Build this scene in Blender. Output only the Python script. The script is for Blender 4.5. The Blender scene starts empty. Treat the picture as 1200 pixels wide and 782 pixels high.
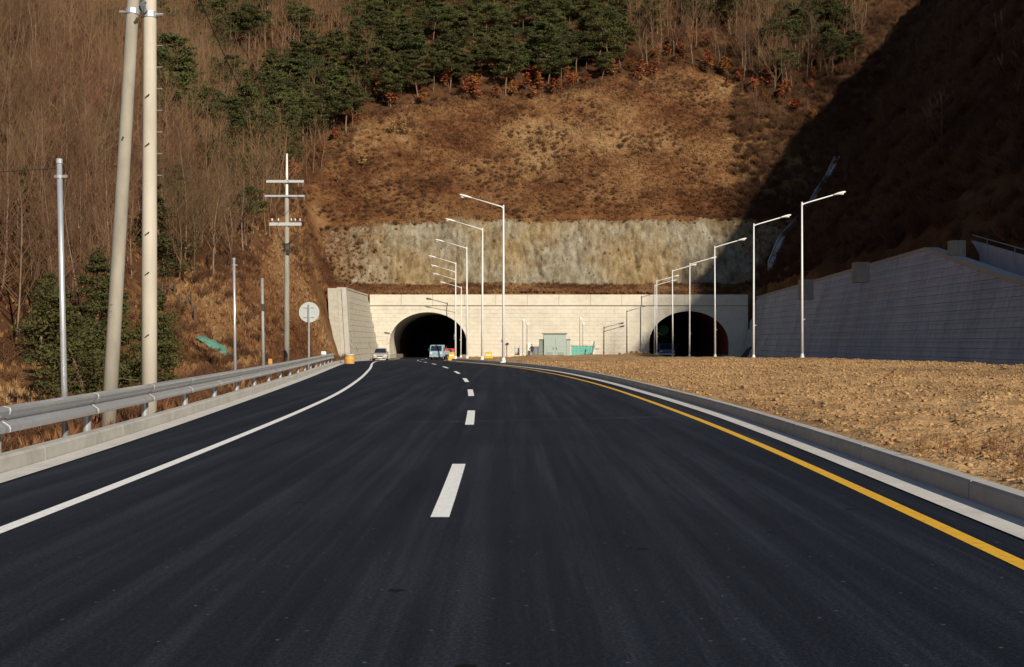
import bpy, bmesh, math, random
import numpy as np
from mathutils import Vector, Matrix, Euler

R = math.radians
rng = np.random.default_rng(7)
random.seed(7)
sc = bpy.context.scene
COL = sc.collection

# ------------------------------------------------------------------ camera, sky, sun, exposure
EYE = 1.6
F = 1400.0                       # focal length in pixels of a 1200 px wide picture
cam_d = bpy.data.cameras.new('camera'); cam = bpy.data.objects.new('camera', cam_d); COL.objects.link(cam)
cam_d.sensor_width = 36.0; cam_d.lens = F / 1200 * 36
cam.location = (0, 0, EYE)
cam.rotation_euler = (R(90.37), 0, 0)
cam_d.clip_start = 0.1; cam_d.clip_end = 3000
sc.camera = cam

SUN_EL, SUN_AZ = 26.0, 150.0     # azimuth clockwise from +Y: behind the camera, to the right
world = bpy.data.worlds.new('World'); sc.world = world; world.use_nodes = True
wn = world.node_tree.nodes; wl = world.node_tree.links
sky = wn.new('ShaderNodeTexSky'); sky.sky_type = 'NISHITA'; sky.sun_disc = False
sky.sun_elevation = R(SUN_EL); sky.sun_rotation = R(SUN_AZ)
sky.air_density = 1.0; sky.dust_density = 0.2; sky.ozone_density = 2.0
wl.new(sky.outputs[0], wn['Background'].inputs[0]); wn['Background'].inputs[1].default_value = 0.062
sun_d = bpy.data.lights.new('sun', 'SUN'); sun = bpy.data.objects.new('sun', sun_d); COL.objects.link(sun)
sun_d.energy = 4.6; sun_d.angle = R(0.5); sun_d.color = (1.0, 0.90, 0.75)
to_sun = Vector((math.sin(R(SUN_AZ)) * math.cos(R(SUN_EL)), math.cos(R(SUN_AZ)) * math.cos(R(SUN_EL)), math.sin(R(SUN_EL))))
sun.rotation_euler = to_sun.to_track_quat('Z', 'Y').to_euler()
sun.location = to_sun * 200
sc.view_settings.view_transform = 'Standard'; sc.view_settings.look = 'None'
sc.view_settings.exposure = 0.38; sc.view_settings.gamma = 1.0

# ------------------------------------------------------------------ helpers
def at(px, py, z):
    return Vector(((px - 600) * z / F, z, EYE + (400 - py) * z / F))

def proj(x, y, z):
    return 600 + F * x / y, 400 - F * (z - EYE) / y

def tag(o, label=None, cat=None, group=None, kind=None):
    if label: o['label'] = label
    if cat: o['category'] = cat
    if group: o['group'] = group
    if kind: o['kind'] = kind
    return o

def empty(name, loc=(0, 0, 0), rz=0.0, label=None, cat=None, group=None, kind=None):
    o = bpy.data.objects.new(name, None); COL.objects.link(o)
    o.location = loc; o.rotation_euler = (0, 0, rz); o.empty_display_size = 0.2
    return tag(o, label, cat, group, kind)

def link_mesh(name, me, parent=None):
    o = bpy.data.objects.new(name, me); COL.objects.link(o)
    if parent: o.parent = parent
    return o

def np_mesh(name, V, Fc, mat, parent=None, smooth=False):
    """V (n,3), Fc (m,k) with fixed k -> one mesh object"""
    V = np.asarray(V, dtype=np.float32); Fc = np.asarray(Fc, dtype=np.int32)
    me = bpy.data.meshes.new(name)
    n, m, k = len(V), len(Fc), Fc.shape[1]
    me.vertices.add(n); me.vertices.foreach_set('co', V.ravel())
    me.loops.add(m * k); me.loops.foreach_set('vertex_index', Fc.ravel())
    me.polygons.add(m); me.polygons.foreach_set('loop_start', np.arange(0, m * k, k, dtype=np.int32))
    try: me.polygons.foreach_set('loop_total', np.full(m, k, dtype=np.int32))
    except Exception: pass
    if smooth: me.polygons.foreach_set('use_smooth', np.ones(m, dtype=bool))
    me.update(calc_edges=True)
    if mat: me.materials.append(mat)
    return link_mesh(name, me, parent)

class MB:
    def __init__(s): s.v = []; s.f = []
    def add(s, V, Fc):
        b = len(s.v); s.v += [tuple(p) for p in V]; s.f += [tuple(b + i for i in f) for f in Fc]; return s
    def box(s, c, d, rot=None):
        x, y, z = d[0] / 2, d[1] / 2, d[2] / 2
        V = [Vector((a * x, b * y, e * z)) for e in (-1, 1) for b in (-1, 1) for a in (-1, 1)]
        if rot is not None: V = [rot @ p for p in V]
        V = [p + Vector(c) for p in V]
        return s.add(V, [(0, 2, 3, 1), (4, 5, 7, 6), (0, 1, 5, 4), (2, 6, 7, 3), (0, 4, 6, 2), (1, 3, 7, 5)])
    def tube(s, pts, rad, n=8, cap=True):
        pts = [Vector(p) for p in pts]
        if not hasattr(rad, '__len__'): rad = [rad] * len(pts)
        rings = []
        for i, p in enumerate(pts):
            a = pts[max(i - 1, 0)]; b = pts[min(i + 1, len(pts) - 1)]
            t = (b - a).normalized()
            u = t.cross(Vector((0, 0, 1))) if abs(t.z) < 0.95 else t.cross(Vector((0, 1, 0)))
            u.normalize(); w = t.cross(u)
            rings.append([p + rad[i] * (math.cos(2 * math.pi * k / n) * u + math.sin(2 * math.pi * k / n) * w) for k in range(n)])
        V = [q for r in rings for q in r]; Fc = []
        for i in range(len(pts) - 1):
            for k in range(n):
                Fc.append((i * n + k, i * n + (k + 1) % n, (i + 1) * n + (k + 1) % n, (i + 1) * n + k))
        if cap:
            Fc.append(tuple(range(n - 1, -1, -1))); Fc.append(tuple((len(pts) - 1) * n + k for k in range(n)))
        return s.add(V, Fc)
    def prism(s, poly, y0, y1):
        """poly of (x,z) extruded along y"""
        n = len(poly)
        V = [(x, y0, z) for x, z in poly] + [(x, y1, z) for x, z in poly]
        Fc = [tuple(range(n)), tuple(range(2 * n - 1, n - 1, -1))] + [(i, n + i, n + (i + 1) % n, (i + 1) % n) for i in range(n)]
        return s.add(V, Fc)
    def prism_x(s, poly, x0, x1):
        """poly of (y,z) extruded along x"""
        n = len(poly)
        V = [(x0, y, z) for y, z in poly] + [(x1, y, z) for y, z in poly]
        Fc = [tuple(range(n)), tuple(range(2 * n - 1, n - 1, -1))] + [(i, n + i, n + (i + 1) % n, (i + 1) % n) for i in range(n)]
        return s.add(V, Fc)
    def build(s, name, mat, parent=None, bevel=0.0, smooth=False, recalc=True):
        me = bpy.data.meshes.new(name); me.from_pydata(s.v, [], s.f)
        if recalc or bevel:
            bm = bmesh.new(); bm.from_mesh(me)
            if bevel: bmesh.ops.bevel(bm, geom=bm.edges[:] , offset=bevel, segments=1, affect='EDGES', clamp_overlap=True)
            if recalc: bmesh.ops.recalc_face_normals(bm, faces=bm.faces[:])
            bm.to_mesh(me); bm.free()
        if smooth:
            for p in me.polygons: p.use_smooth = True
        me.update()
        if mat: me.materials.append(mat)
        return link_mesh(name, me, parent)

def copy_tree(o, parent=None):
    c = o.copy(); COL.objects.link(c)
    if parent: c.parent = parent
    for ch in list(o.children): copy_tree(ch, c)
    return c

# ---- noise (vectorised value noise)
def _hash(ix, iy, seed):
    h = (ix.astype(np.int64) * 374761393 + iy.astype(np.int64) * 668265263 + seed * 1442695041) & 0xffffffff
    h = ((h ^ (h >> 13)) * 1274126177) & 0xffffffff
    return ((h ^ (h >> 16)) & 0xffff) / 65535.0
def vnoise(x, y, seed=0):
    x = np.asarray(x, float); y = np.asarray(y, float)
    ix = np.floor(x); iy = np.floor(y); fx = x - ix; fy = y - iy
    fx = fx * fx * (3 - 2 * fx); fy = fy * fy * (3 - 2 * fy)
    a = _hash(ix, iy, seed); b = _hash(ix + 1, iy, seed); c = _hash(ix, iy + 1, seed); d = _hash(ix + 1, iy + 1, seed)
    return (a * (1 - fx) + b * fx) * (1 - fy) + (c * (1 - fx) + d * fx) * fy - 0.5
def fbm(x, y, seed=0, oct=4):
    t = 0; a = 1.0
    for i in range(oct):
        t = t + a * vnoise(x * 2 ** i, y * 2 ** i, seed + i * 17); a *= 0.5
    return t

# ------------------------------------------------------------------ materials
def new_mat(name):
    m = bpy.data.materials.new(name); m.use_nodes = True
    return m, m.node_tree.nodes, m.node_tree.links, m.node_tree.nodes['Principled BSDF']

def mat(name, stops, scale=2.0, rough=0.8, metal=0.0, bump=0.0, bscale=None, detail=6.0, stretch=(1, 1, 1), obj_rand=0.0, spec=0.3, two=None, trans=0.0):
    """stops: list of (pos, rgb) on a noise; two=(scale, amount): large scale brightness patches"""
    m, N, L, B = new_mat(name)
    geo = N.new('ShaderNodeNewGeometry'); mp = N.new('ShaderNodeMapping'); mp.inputs['Scale'].default_value = stretch
    tc = N.new('ShaderNodeTexCoord')
    L.new(tc.outputs['Object'] if obj_rand < 0 else geo.outputs['Position'], mp.inputs['Vector'])
    nz = N.new('ShaderNodeTexNoise'); nz.inputs['Scale'].default_value = scale; nz.inputs['Detail'].default_value = detail; nz.inputs['Roughness'].default_value = 0.65
    L.new(mp.outputs[0], nz.inputs['Vector'])
    fac = nz.outputs['Fac']
    if two:
        n2 = N.new('ShaderNodeTexNoise'); n2.inputs['Scale'].default_value = two[0]; n2.inputs['Detail'].default_value = 5
        L.new(mp.outputs[0], n2.inputs['Vector'])
        mx = N.new('ShaderNodeMix'); mx.data_type = 'FLOAT'; mx.inputs[0].default_value = two[1]
        L.new(fac, mx.inputs[2]); L.new(n2.outputs['Fac'], mx.inputs[3]); fac = mx.outputs[0]
    cr = N.new('ShaderNodeValToRGB')
    while len(cr.color_ramp.elements) < len(stops): cr.color_ramp.elements.new(0.5)
    for e, (p, c) in zip(cr.color_ramp.elements, stops):
        e.position = p; e.color = (*c, 1)
    L.new(fac, cr.inputs[0])
    col = cr.outputs[0]
    if abs(obj_rand) > 0:
        oi = N.new('ShaderNodeObjectInfo'); hs = N.new('ShaderNodeHueSaturation')
        mr = N.new('ShaderNodeMapRange'); mr.inputs[3].default_value = 1 - abs(obj_rand); mr.inputs[4].default_value = 1 + abs(obj_rand)
        L.new(oi.outputs['Random'], mr.inputs[0]); L.new(mr.outputs[0], hs.inputs['Value'])
        mh = N.new('ShaderNodeMapRange'); mh.inputs[3].default_value = 0.5 - 0.06 * abs(obj_rand); mh.inputs[4].default_value = 0.5 + 0.06 * abs(obj_rand)
        ml = N.new('ShaderNodeMath'); ml.operation = 'FRACT'; mm = N.new('ShaderNodeMath'); mm.operation = 'MULTIPLY'; mm.inputs[1].default_value = 7.31
        L.new(oi.outputs['Random'], mm.inputs[0]); L.new(mm.outputs[0], ml.inputs[0]); L.new(ml.outputs[0], mh.inputs[0]); L.new(mh.outputs[0], hs.inputs['Hue'])
        L.new(col, hs.inputs['Color']); col = hs.outputs[0]
    L.new(col, B.inputs['Base Color'])
    B.inputs['Roughness'].default_value = rough; B.inputs['Metallic'].default_value = metal
    B.inputs['Specular IOR Level'].default_value = spec
    if bump:
        n3 = N.new('ShaderNodeTexNoise'); n3.inputs['Scale'].default_value = bscale or scale * 4; n3.inputs['Detail'].default_value = 6
        L.new(mp.outputs[0], n3.inputs['Vector'])
        bp = N.new('ShaderNodeBump'); bp.inputs['Strength'].default_value = 1.0; bp.inputs['Distance'].default_value = bump
        L.new(n3.outputs['Fac'], bp.inputs['Height']); L.new(bp.outputs[0], B.inputs['Normal'])
    return m

def flat(name, c, rough=0.6, metal=0.0, var=0.12, scale=6.0, spec=0.4):
    lo = tuple(x * (1 - var) for x in c); hi = tuple(x * (1 + var) for x in c)
    return mat(name, [(0.3, lo), (0.7, hi)], scale=scale, rough=rough, metal=metal, spec=spec)

M = {}
M['concrete'] = mat('concrete', [(0.25, (0.30, 0.28, 0.24)), (0.55, (0.40, 0.37, 0.32)), (0.8, (0.47, 0.44, 0.38))], 3.0, 0.85, bump=0.004, bscale=60, two=(0.5, 0.4))
M['kerb'] = mat('kerb_concrete', [(0.28, (0.27, 0.26, 0.24)), (0.5, (0.38, 0.37, 0.34)), (0.75, (0.46, 0.445, 0.41))], 4.0, 0.85, bump=0.003, bscale=90, two=(0.7, 0.4))
M['gutter'] = mat('gutter_concrete', [(0.25, (0.40, 0.385, 0.35)), (0.55, (0.54, 0.52, 0.48)), (0.8, (0.64, 0.62, 0.57))], 5.0, 0.85, bump=0.003, bscale=90, two=(1.2, 0.4))
M['portal'] = mat('portal_concrete', [(0.25, (0.46, 0.415, 0.335)), (0.5, (0.57, 0.525, 0.43)), (0.75, (0.64, 0.60, 0.50))], 1.2, 0.8, bump=0.01, bscale=25, two=(0.35, 0.35))
M['wall'] = mat('retaining_concrete', [(0.28, (0.26, 0.285, 0.305)), (0.5, (0.41, 0.44, 0.465)), (0.72, (0.54, 0.565, 0.585))], 1.6, 0.9, bump=0.015, bscale=18, two=(0.28, 0.5), stretch=(1, 1, .3))
M['wingwall'] = mat('wing_wall_concrete', [(0.25, (0.30, 0.275, 0.22)), (0.55, (0.38, 0.35, 0.28)), (0.8, (0.44, 0.40, 0.33))], 1.5, 0.85, bump=0.01, bscale=25)
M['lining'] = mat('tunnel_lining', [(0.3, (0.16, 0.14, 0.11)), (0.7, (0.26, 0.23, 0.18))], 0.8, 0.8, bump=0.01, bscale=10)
M['lining_red'] = mat('red_glow_lining', [(0.3, (0.20, 0.060, 0.035)), (0.7, (0.30, 0.095, 0.06))], 0.8, 0.8)  # dim red glow inside the right tunnel, put into its lining colour
M['steel'] = mat('galvanised_steel', [(0.3, (0.50, 0.53, 0.56)), (0.7, (0.68, 0.70, 0.73))], 9.0, 0.32, metal=0.62, two=(1.0, 0.3))
M['steel_dull'] = mat('dull_steel', [(0.3, (0.22, 0.22, 0.21)), (0.7, (0.34, 0.34, 0.32))], 9.0, 0.6, metal=0.3)
M['lamp'] = mat('lamp_paint', [(0.3, (0.62, 0.62, 0.60)), (0.7, (0.74, 0.74, 0.72))], 3.0, 0.45, spec=0.5)
M['lamp_grey'] = flat('lamp_grey', (0.20, 0.20, 0.19))
M['pole_pale'] = mat('pale_pole_concrete', [(0.25, (0.37, 0.33, 0.27)), (0.55, (0.48, 0.435, 0.36)), (0.8, (0.54, 0.50, 0.42))], 2.2, 0.85, bump=0.002, bscale=80, stretch=(1, 1, .25))
M['pole_grey'] = mat('grey_pole_concrete', [(0.25, (0.20, 0.18, 0.145)), (0.55, (0.29, 0.265, 0.215)), (0.8, (0.36, 0.335, 0.28))], 2.5, 0.9, bump=0.002, bscale=80, stretch=(1, 1, .3))
M['black'] = flat('black_plastic', (0.02, 0.02, 0.02))
M['dark'] = flat('dark_timber', (0.05, 0.04, 0.03))
M['white'] = flat('white_paint', (0.75, 0.75, 0.72), var=.05)
M['line_white'] = mat('road_paint_white', [(0.27, (0.30, 0.30, 0.30)), (0.36, (0.70, 0.70, 0.68)), (0.55, (0.82, 0.82, 0.80))], 12, 0.6, bump=0.002, bscale=120)
M['line_yellow'] = mat('road_paint_yellow', [(0.27, (0.30, 0.17, 0.03)), (0.36, (0.60, 0.33, 0.025)), (0.55, (0.72, 0.40, 0.03))], 10, 0.6, bump=0.002, bscale=120)
M['yellow'] = flat('yellow_plastic', (0.58, 0.38, 0.03))
M['orange'] = flat('orange_plastic', (0.50, 0.25, 0.07))
M['red'] = flat('red_paint', (0.55, 0.05, 0.025))
M['glass'] = flat('dark_glass', (0.02, 0.025, 0.03), rough=0.08, spec=0.6)
M['silver'] = flat('silver_paint', (0.52, 0.49, 0.45), rough=0.3, metal=0.3, var=.03)
M['truckblue'] = flat('pale_blue_paint', (0.24, 0.36, 0.47), rough=0.35, var=.05)
M['deepblue'] = flat('deep_blue_paint', (0.08, 0.14, 0.26), rough=0.35, var=.05)
M['rubber'] = flat('rubber', (0.02, 0.02, 0.02), rough=0.9)
M['lens'] = flat('lamp_lens', (0.7, 0.7, 0.68), rough=0.1, spec=.6)
M['boxgreen'] = flat('pale_green_paint', (0.31, 0.37, 0.33), rough=0.5, var=.06)
M['boxgreen_dark'] = flat('grey_green_paint', (0.17, 0.20, 0.17), rough=0.5)
M['teal'] = flat('teal_sheet', (0.08, 0.36, 0.28), rough=0.6, var=.2)
M['tarp'] = mat('green_tarpaulin', [(0.3, (0.05, 0.15, 0.11)), (0.7, (0.12, 0.28, 0.22))], 3, 0.5)
M['bluegrey'] = flat('blue_grey_paint', (0.12, 0.15, 0.19))
M['skin'] = flat('skin', (0.45, 0.28, 0.2))
M['cloth'] = flat('dark_cloth', (0.025, 0.025, 0.03), rough=0.9)
M['hair'] = flat('black_hair', (0.01, 0.01, 0.01))
M['insul'] = flat('brown_porcelain', (0.15, 0.10, 0.08), rough=.3)
M['signback'] = flat('sign_back_grey', (0.40, 0.42, 0.40), rough=.5, var=.05)
M['greensign'] = flat('green_sign', (0.02, 0.16, 0.07))

# vegetation
M['bark'] = mat('bare_bark', [(0.3, (0.11, 0.072, 0.046)), (0.7, (0.21, 0.145, 0.095))], 3, 0.95, obj_rand=.30)
M['bark_pale'] = mat('pale_bark', [(0.3, (0.13, 0.092, 0.06)), (0.7, (0.235, 0.17, 0.115))], 3, 0.95, obj_rand=.25)
M['twig'] = mat('brown_twigs', [(0.3, (0.10, 0.054, 0.028)), (0.7, (0.20, 0.112, 0.06))], 0.25, 0.95, obj_rand=.30)
M['pinebark'] = mat('pine_bark', [(0.3, (0.10, 0.06, 0.04)), (0.7, (0.22, 0.13, 0.085))], 3, 0.95, obj_rand=.2)
M['needle'] = mat('pine_needles', [(0.3, (0.026, 0.030, 0.007)), (0.55, (0.060, 0.064, 0.015)), (0.8, (0.11, 0.102, 0.028))], 0.9, 0.8, obj_rand=.28)
M['needle_near'] = mat('young_pine_needles', [(0.3, (0.026, 0.027, 0.006)), (0.55, (0.056, 0.054, 0.013)), (0.8, (0.105, 0.088, 0.026))], 0.9, 0.8, obj_rand=.2)
M['rustleaf'] = mat('rusty_leaves', [(0.3, (0.20, 0.060, 0.018)), (0.7, (0.38, 0.135, 0.042))], 0.7, 0.9, obj_rand=.3)
M['tanleaf'] = mat('tan_leaves', [(0.3, (0.26, 0.15, 0.06)), (0.7, (0.42, 0.26, 0.12))], 0.7, 0.9, obj_rand=.2)
M['grass'] = mat('dry_grass_blades', [(0.39, (0.085, 0.031, 0.012)), (0.47, (0.165, 0.072, 0.028)), (0.545, (0.25, 0.130, 0.055)), (0.65, (0.37, 0.235, 0.112))], 0.9, 0.95, two=(0.06, 0.66))
M['brush'] = mat('brown_brush_twigs', [(0.34, (0.060, 0.026, 0.012)), (0.5, (0.11, 0.050, 0.022)), (0.68, (0.19, 0.098, 0.045))], 0.8, 0.95, two=(0.07, 0.6))
M['hill'] = None
M['dirt'] = mat('bare_soil', [(0.36, (0.22, 0.122, 0.050)), (0.5, (0.36, 0.214, 0.093)), (0.66, (0.46, 0.295, 0.145))], 5.0, 0.95, bump=0.05, bscale=13, two=(0.3, 0.4))
M['verge'] = mat('verge_gravel', [(0.3, (0.10, 0.075, 0.05)), (0.7, (0.26, 0.19, 0.12))], 8, 0.95, bump=0.02, bscale=20)

def hill_material():
    m, N, L, B = new_mat('hillside_soil')
    geo = N.new('ShaderNodeNewGeometry'); pos = geo.outputs['Position']
    def noise(scale, detail=6):
        n = N.new('ShaderNodeTexNoise'); n.inputs['Scale'].default_value = scale; n.inputs['Detail'].default_value = detail; n.inputs['Roughness'].default_value = .65
        L.new(pos, n.inputs['Vector']); return n.outputs['Fac']
    mx = N.new('ShaderNodeMix'); mx.data_type = 'FLOAT'; mx.inputs[0].default_value = .66
    L.new(noise(.9), mx.inputs[2]); L.new(noise(.06, 5), mx.inputs[3])
    def ramp(stops):
        r = N.new('ShaderNodeValToRGB'); e = r.color_ramp.elements
        while len(e) < len(stops): e.new(.5)
        for el, (p, c) in zip(e, stops): el.position = p; el.color = (*c, 1)
        L.new(mx.outputs[0], r.inputs[0]); return r.outputs[0]
    a = ramp([(0.39, (0.068, 0.026, 0.010)), (0.47, (0.13, 0.058, 0.023)), (0.545, (0.19, 0.100, 0.042)), (0.65, (0.28, 0.175, 0.082))])
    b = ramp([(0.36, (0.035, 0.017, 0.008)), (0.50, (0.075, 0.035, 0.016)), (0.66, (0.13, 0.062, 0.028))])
    at_ = N.new('ShaderNodeAttribute'); at_.attribute_name = 'litter_shade'
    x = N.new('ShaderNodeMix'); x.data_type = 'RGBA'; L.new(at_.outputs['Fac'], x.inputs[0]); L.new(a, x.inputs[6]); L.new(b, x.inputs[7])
    L.new(x.outputs[2], B.inputs['Base Color']); B.inputs['Roughness'].default_value = .97; B.inputs['Specular IOR Level'].default_value = .1
    bp = N.new('ShaderNodeBump'); bp.inputs['Distance'].default_value = .3; L.new(noise(1.8), bp.inputs['Height']); L.new(bp.outputs[0], B.inputs['Normal'])
    return m
M['hill'] = hill_material()

def rock_material():
    m, N, L, B = new_mat('cut_rock')
    geo = N.new('ShaderNodeNewGeometry')
    mp = N.new('ShaderNodeMapping'); mp.inputs['Scale'].default_value = (1.25, 0.5, 0.30); L.new(geo.outputs['Position'], mp.inputs['Vector'])
    a = N.new('ShaderNodeTexNoise'); a.inputs['Scale'].default_value = 1.0; a.inputs['Detail'].default_value = 12; a.inputs['Roughness'].default_value = .78
    L.new(mp.outputs[0], a.inputs['Vector'])
    b = N.new('ShaderNodeTexNoise'); b.inputs['Scale'].default_value = .09; b.inputs['Detail'].default_value = 5; L.new(geo.outputs['Position'], b.inputs['Vector'])
    c1 = N.new('ShaderNodeValToRGB'); e = c1.color_ramp.elements
    for i in range(2): e.new(.5)
    for el, (p, c) in zip(e, [(.34, (.095, .072, .046)), (.43, (.19, .162, .118)), (.55, (.255, .232, .182)), (.68, (.34, .318, .268))]): el.position = p; el.color = (*c, 1)
    L.new(a.outputs['Fac'], c1.inputs[0])
    c2 = N.new('ShaderNodeValToRGB'); e = c2.color_ramp.elements
    for el, (p, c) in zip(e, [(.40, (.95, .80, .58)), (.60, (.95, .96, .95))]): el.position = p; el.color = (*c, 1)
    L.new(b.outputs['Fac'], c2.inputs[0])
    mx = N.new('ShaderNodeMix'); mx.data_type = 'RGBA'; mx.blend_type = 'MULTIPLY'; mx.inputs[0].default_value = 1
    L.new(c1.outputs[0], mx.inputs[6]); L.new(c2.outputs[0], mx.inputs[7])
    bl = N.new('ShaderNodeTexNoise'); bl.inputs['Scale'].default_value = .55; bl.inputs['Detail'].default_value = 7; bl.inputs['Roughness'].default_value = .7; L.new(geo.outputs['Position'], bl.inputs['Vector'])
    c3 = N.new('ShaderNodeValToRGB'); e = c3.color_ramp.elements; e[0].position = .40; e[0].color = (.74, .66, .54, 1); e[1].position = .58; e[1].color = (1.08, 1.07, 1.05, 1); L.new(bl.outputs['Fac'], c3.inputs[0])
    m2 = N.new('ShaderNodeMix'); m2.data_type = 'RGBA'; m2.blend_type = 'MULTIPLY'; m2.inputs[0].default_value = 1; L.new(mx.outputs[2], m2.inputs[6]); L.new(c3.outputs[0], m2.inputs[7])
    ga = N.new('ShaderNodeAttribute'); ga.attribute_name = 'growth'
    gn = N.new('ShaderNodeTexNoise'); gn.inputs['Scale'].default_value = .9; gn.inputs['Detail'].default_value = 7; gn.inputs['Roughness'].default_value = .7; L.new(geo.outputs['Position'], gn.inputs['Vector'])
    gs = N.new('ShaderNodeMath'); gs.operation = 'ADD'; L.new(ga.outputs['Fac'], gs.inputs[0]); L.new(gn.outputs['Fac'], gs.inputs[1])
    gr_ = N.new('ShaderNodeMapRange'); gr_.inputs[1].default_value = .62; gr_.inputs[2].default_value = .92; gr_.inputs[4].default_value = .9; L.new(gs.outputs[0], gr_.inputs[0])
    gc = N.new('ShaderNodeRGB'); gc.outputs[0].default_value = (.15, .082, .036, 1)
    m3 = N.new('ShaderNodeMix'); m3.data_type = 'RGBA'; L.new(gr_.outputs[0], m3.inputs[0]); L.new(m2.outputs[2], m3.inputs[6]); L.new(gc.outputs[0], m3.inputs[7])
    L.new(m3.outputs[2], B.inputs['Base Color'])
    B.inputs['Roughness'].default_value = .95; B.inputs['Specular IOR Level'].default_value = .2
    n3 = N.new('ShaderNodeTexNoise'); n3.inputs['Scale'].default_value = 1.3; n3.inputs['Detail'].default_value = 8; L.new(geo.outputs['Position'], n3.inputs['Vector'])
    bp = N.new('ShaderNodeBump'); bp.inputs['Distance'].default_value = .35; L.new(n3.outputs['Fac'], bp.inputs['Height']); L.new(bp.outputs[0], B.inputs['Normal'])
    return m
M['rock'] = rock_material()

def asphalt_material():
    m, N, L, B = new_mat('fresh_asphalt')
    geo = N.new('ShaderNodeNewGeometry'); pos = geo.outputs['Position']
    def noise(scale, detail=4, stretch=None, rough=.6):
        n = N.new('ShaderNodeTexNoise'); n.inputs['Scale'].default_value = scale; n.inputs['Detail'].default_value = detail; n.inputs['Roughness'].default_value = rough
        if stretch:
            mp = N.new('ShaderNodeMapping'); mp.inputs['Scale'].default_value = stretch; L.new(pos, mp.inputs['Vector']); L.new(mp.outputs[0], n.inputs['Vector'])
        else: L.new(pos, n.inputs['Vector'])
        return n.outputs['Fac']
    def ramp(fac, stops):
        r = N.new('ShaderNodeValToRGB'); e = r.color_ramp.elements
        while len(e) < len(stops): e.new(.5)
        for el, (p, c) in zip(e, stops): el.position = p; el.color = (*c, 1)
        L.new(fac, r.inputs[0]); return r.outputs[0]
    def mixc(a, b, fac, mode='MIX'):
        x = N.new('ShaderNodeMix'); x.data_type = 'RGBA'; x.blend_type = mode
        if isinstance(fac, float): x.inputs[0].default_value = fac
        else: L.new(fac, x.inputs[0])
        L.new(a, x.inputs[6]); L.new(b, x.inputs[7]); return x.outputs[2]
    grain = ramp(noise(38, 5, rough=.9), [(.36, (.0035, .0049, .0084)), (.52, (.0092, .0128, .0208)), (.68, (.037, .045, .060))])
    streak = ramp(noise(1.0, 8, (2.6, .05, 1), .7), [(.36, (.55, .58, .62)), (.50, (1, 1, 1)), (.64, (2.1, 1.95, 1.75))])
    patch = ramp(noise(.22, 4), [(.35, (.82, .82, .84)), (.65, (1.22, 1.2, 1.16))])
    col = mixc(grain, streak, 1.0, 'MULTIPLY'); col = mixc(col, patch, 1.0, 'MULTIPLY')
    # pale dust streak across the carriageway, and scattered tar spots
    sx = N.new('ShaderNodeSeparateXYZ'); L.new(pos, sx.inputs[0])
    def math_(op, a, b=None):
        n = N.new('ShaderNodeMath'); n.operation = op
        for i, v in enumerate((a, b)):
            if v is None: continue
            if isinstance(v, (int, float)): n.inputs[i].default_value = v
            else: L.new(v, n.inputs[i])
        return n.outputs[0]
    d = math_('ABSOLUTE', math_('SUBTRACT', math_('ADD', sx.outputs[1], math_('MULTIPLY', sx.outputs[0], -.35)), 24.2))
    seam = math_('MULTIPLY', math_('MULTIPLY', math_('LESS_THAN', d, .2), math_('LESS_THAN', math_('ABSOLUTE', sx.outputs[0]), 3.4)), math_('GREATER_THAN', noise(3.0, 5, (.5, 4, 1)), .545))
    dustc = N.new('ShaderNodeRGB'); dustc.outputs[0].default_value = (.06, .06, .055, 1)
    col = mixc(col, dustc.outputs[0], math_('MULTIPLY', seam, .75))
    vo = N.new('ShaderNodeTexVoronoi'); vo.voronoi_dimensions = '2D'; vo.inputs['Scale'].default_value = .42; vo.inputs['Randomness'].default_value = 1
    L.new(pos, vo.inputs['Vector'])
    spot = math_('LESS_THAN', math_('ADD', vo.outputs['Distance'], math_('MULTIPLY', noise(25, 3), .05)), .046)
    tar = N.new('ShaderNodeRGB'); tar.outputs[0].default_value = (.004, .004, .004, 1)
    col = mixc(col, tar.outputs[0], spot)
    vo2 = N.new('ShaderNodeTexVoronoi'); vo2.voronoi_dimensions = '2D'; vo2.inputs['Scale'].default_value = 1.7; L.new(pos, vo2.inputs['Vector'])
    chip = math_('LESS_THAN', math_('ADD', vo2.outputs['Distance'], math_('MULTIPLY', noise(40, 3), .06)), .048)
    chc = N.new('ShaderNodeRGB'); chc.outputs[0].default_value = (.16, .15, .13, 1)
    col = mixc(col, chc.outputs[0], math_('MULTIPLY', chip, .5))
    L.new(col, B.inputs['Base Color'])
    B.inputs['Roughness'].default_value = .68; B.inputs['Specular IOR Level'].default_value = .16
    bp = N.new('ShaderNodeBump'); bp.inputs['Distance'].default_value = .006; L.new(noise(90, 3, rough=.8), bp.inputs['Height']); L.new(bp.outputs[0], B.inputs['Normal'])
    return m
M['asphalt'] = asphalt_material()

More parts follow.
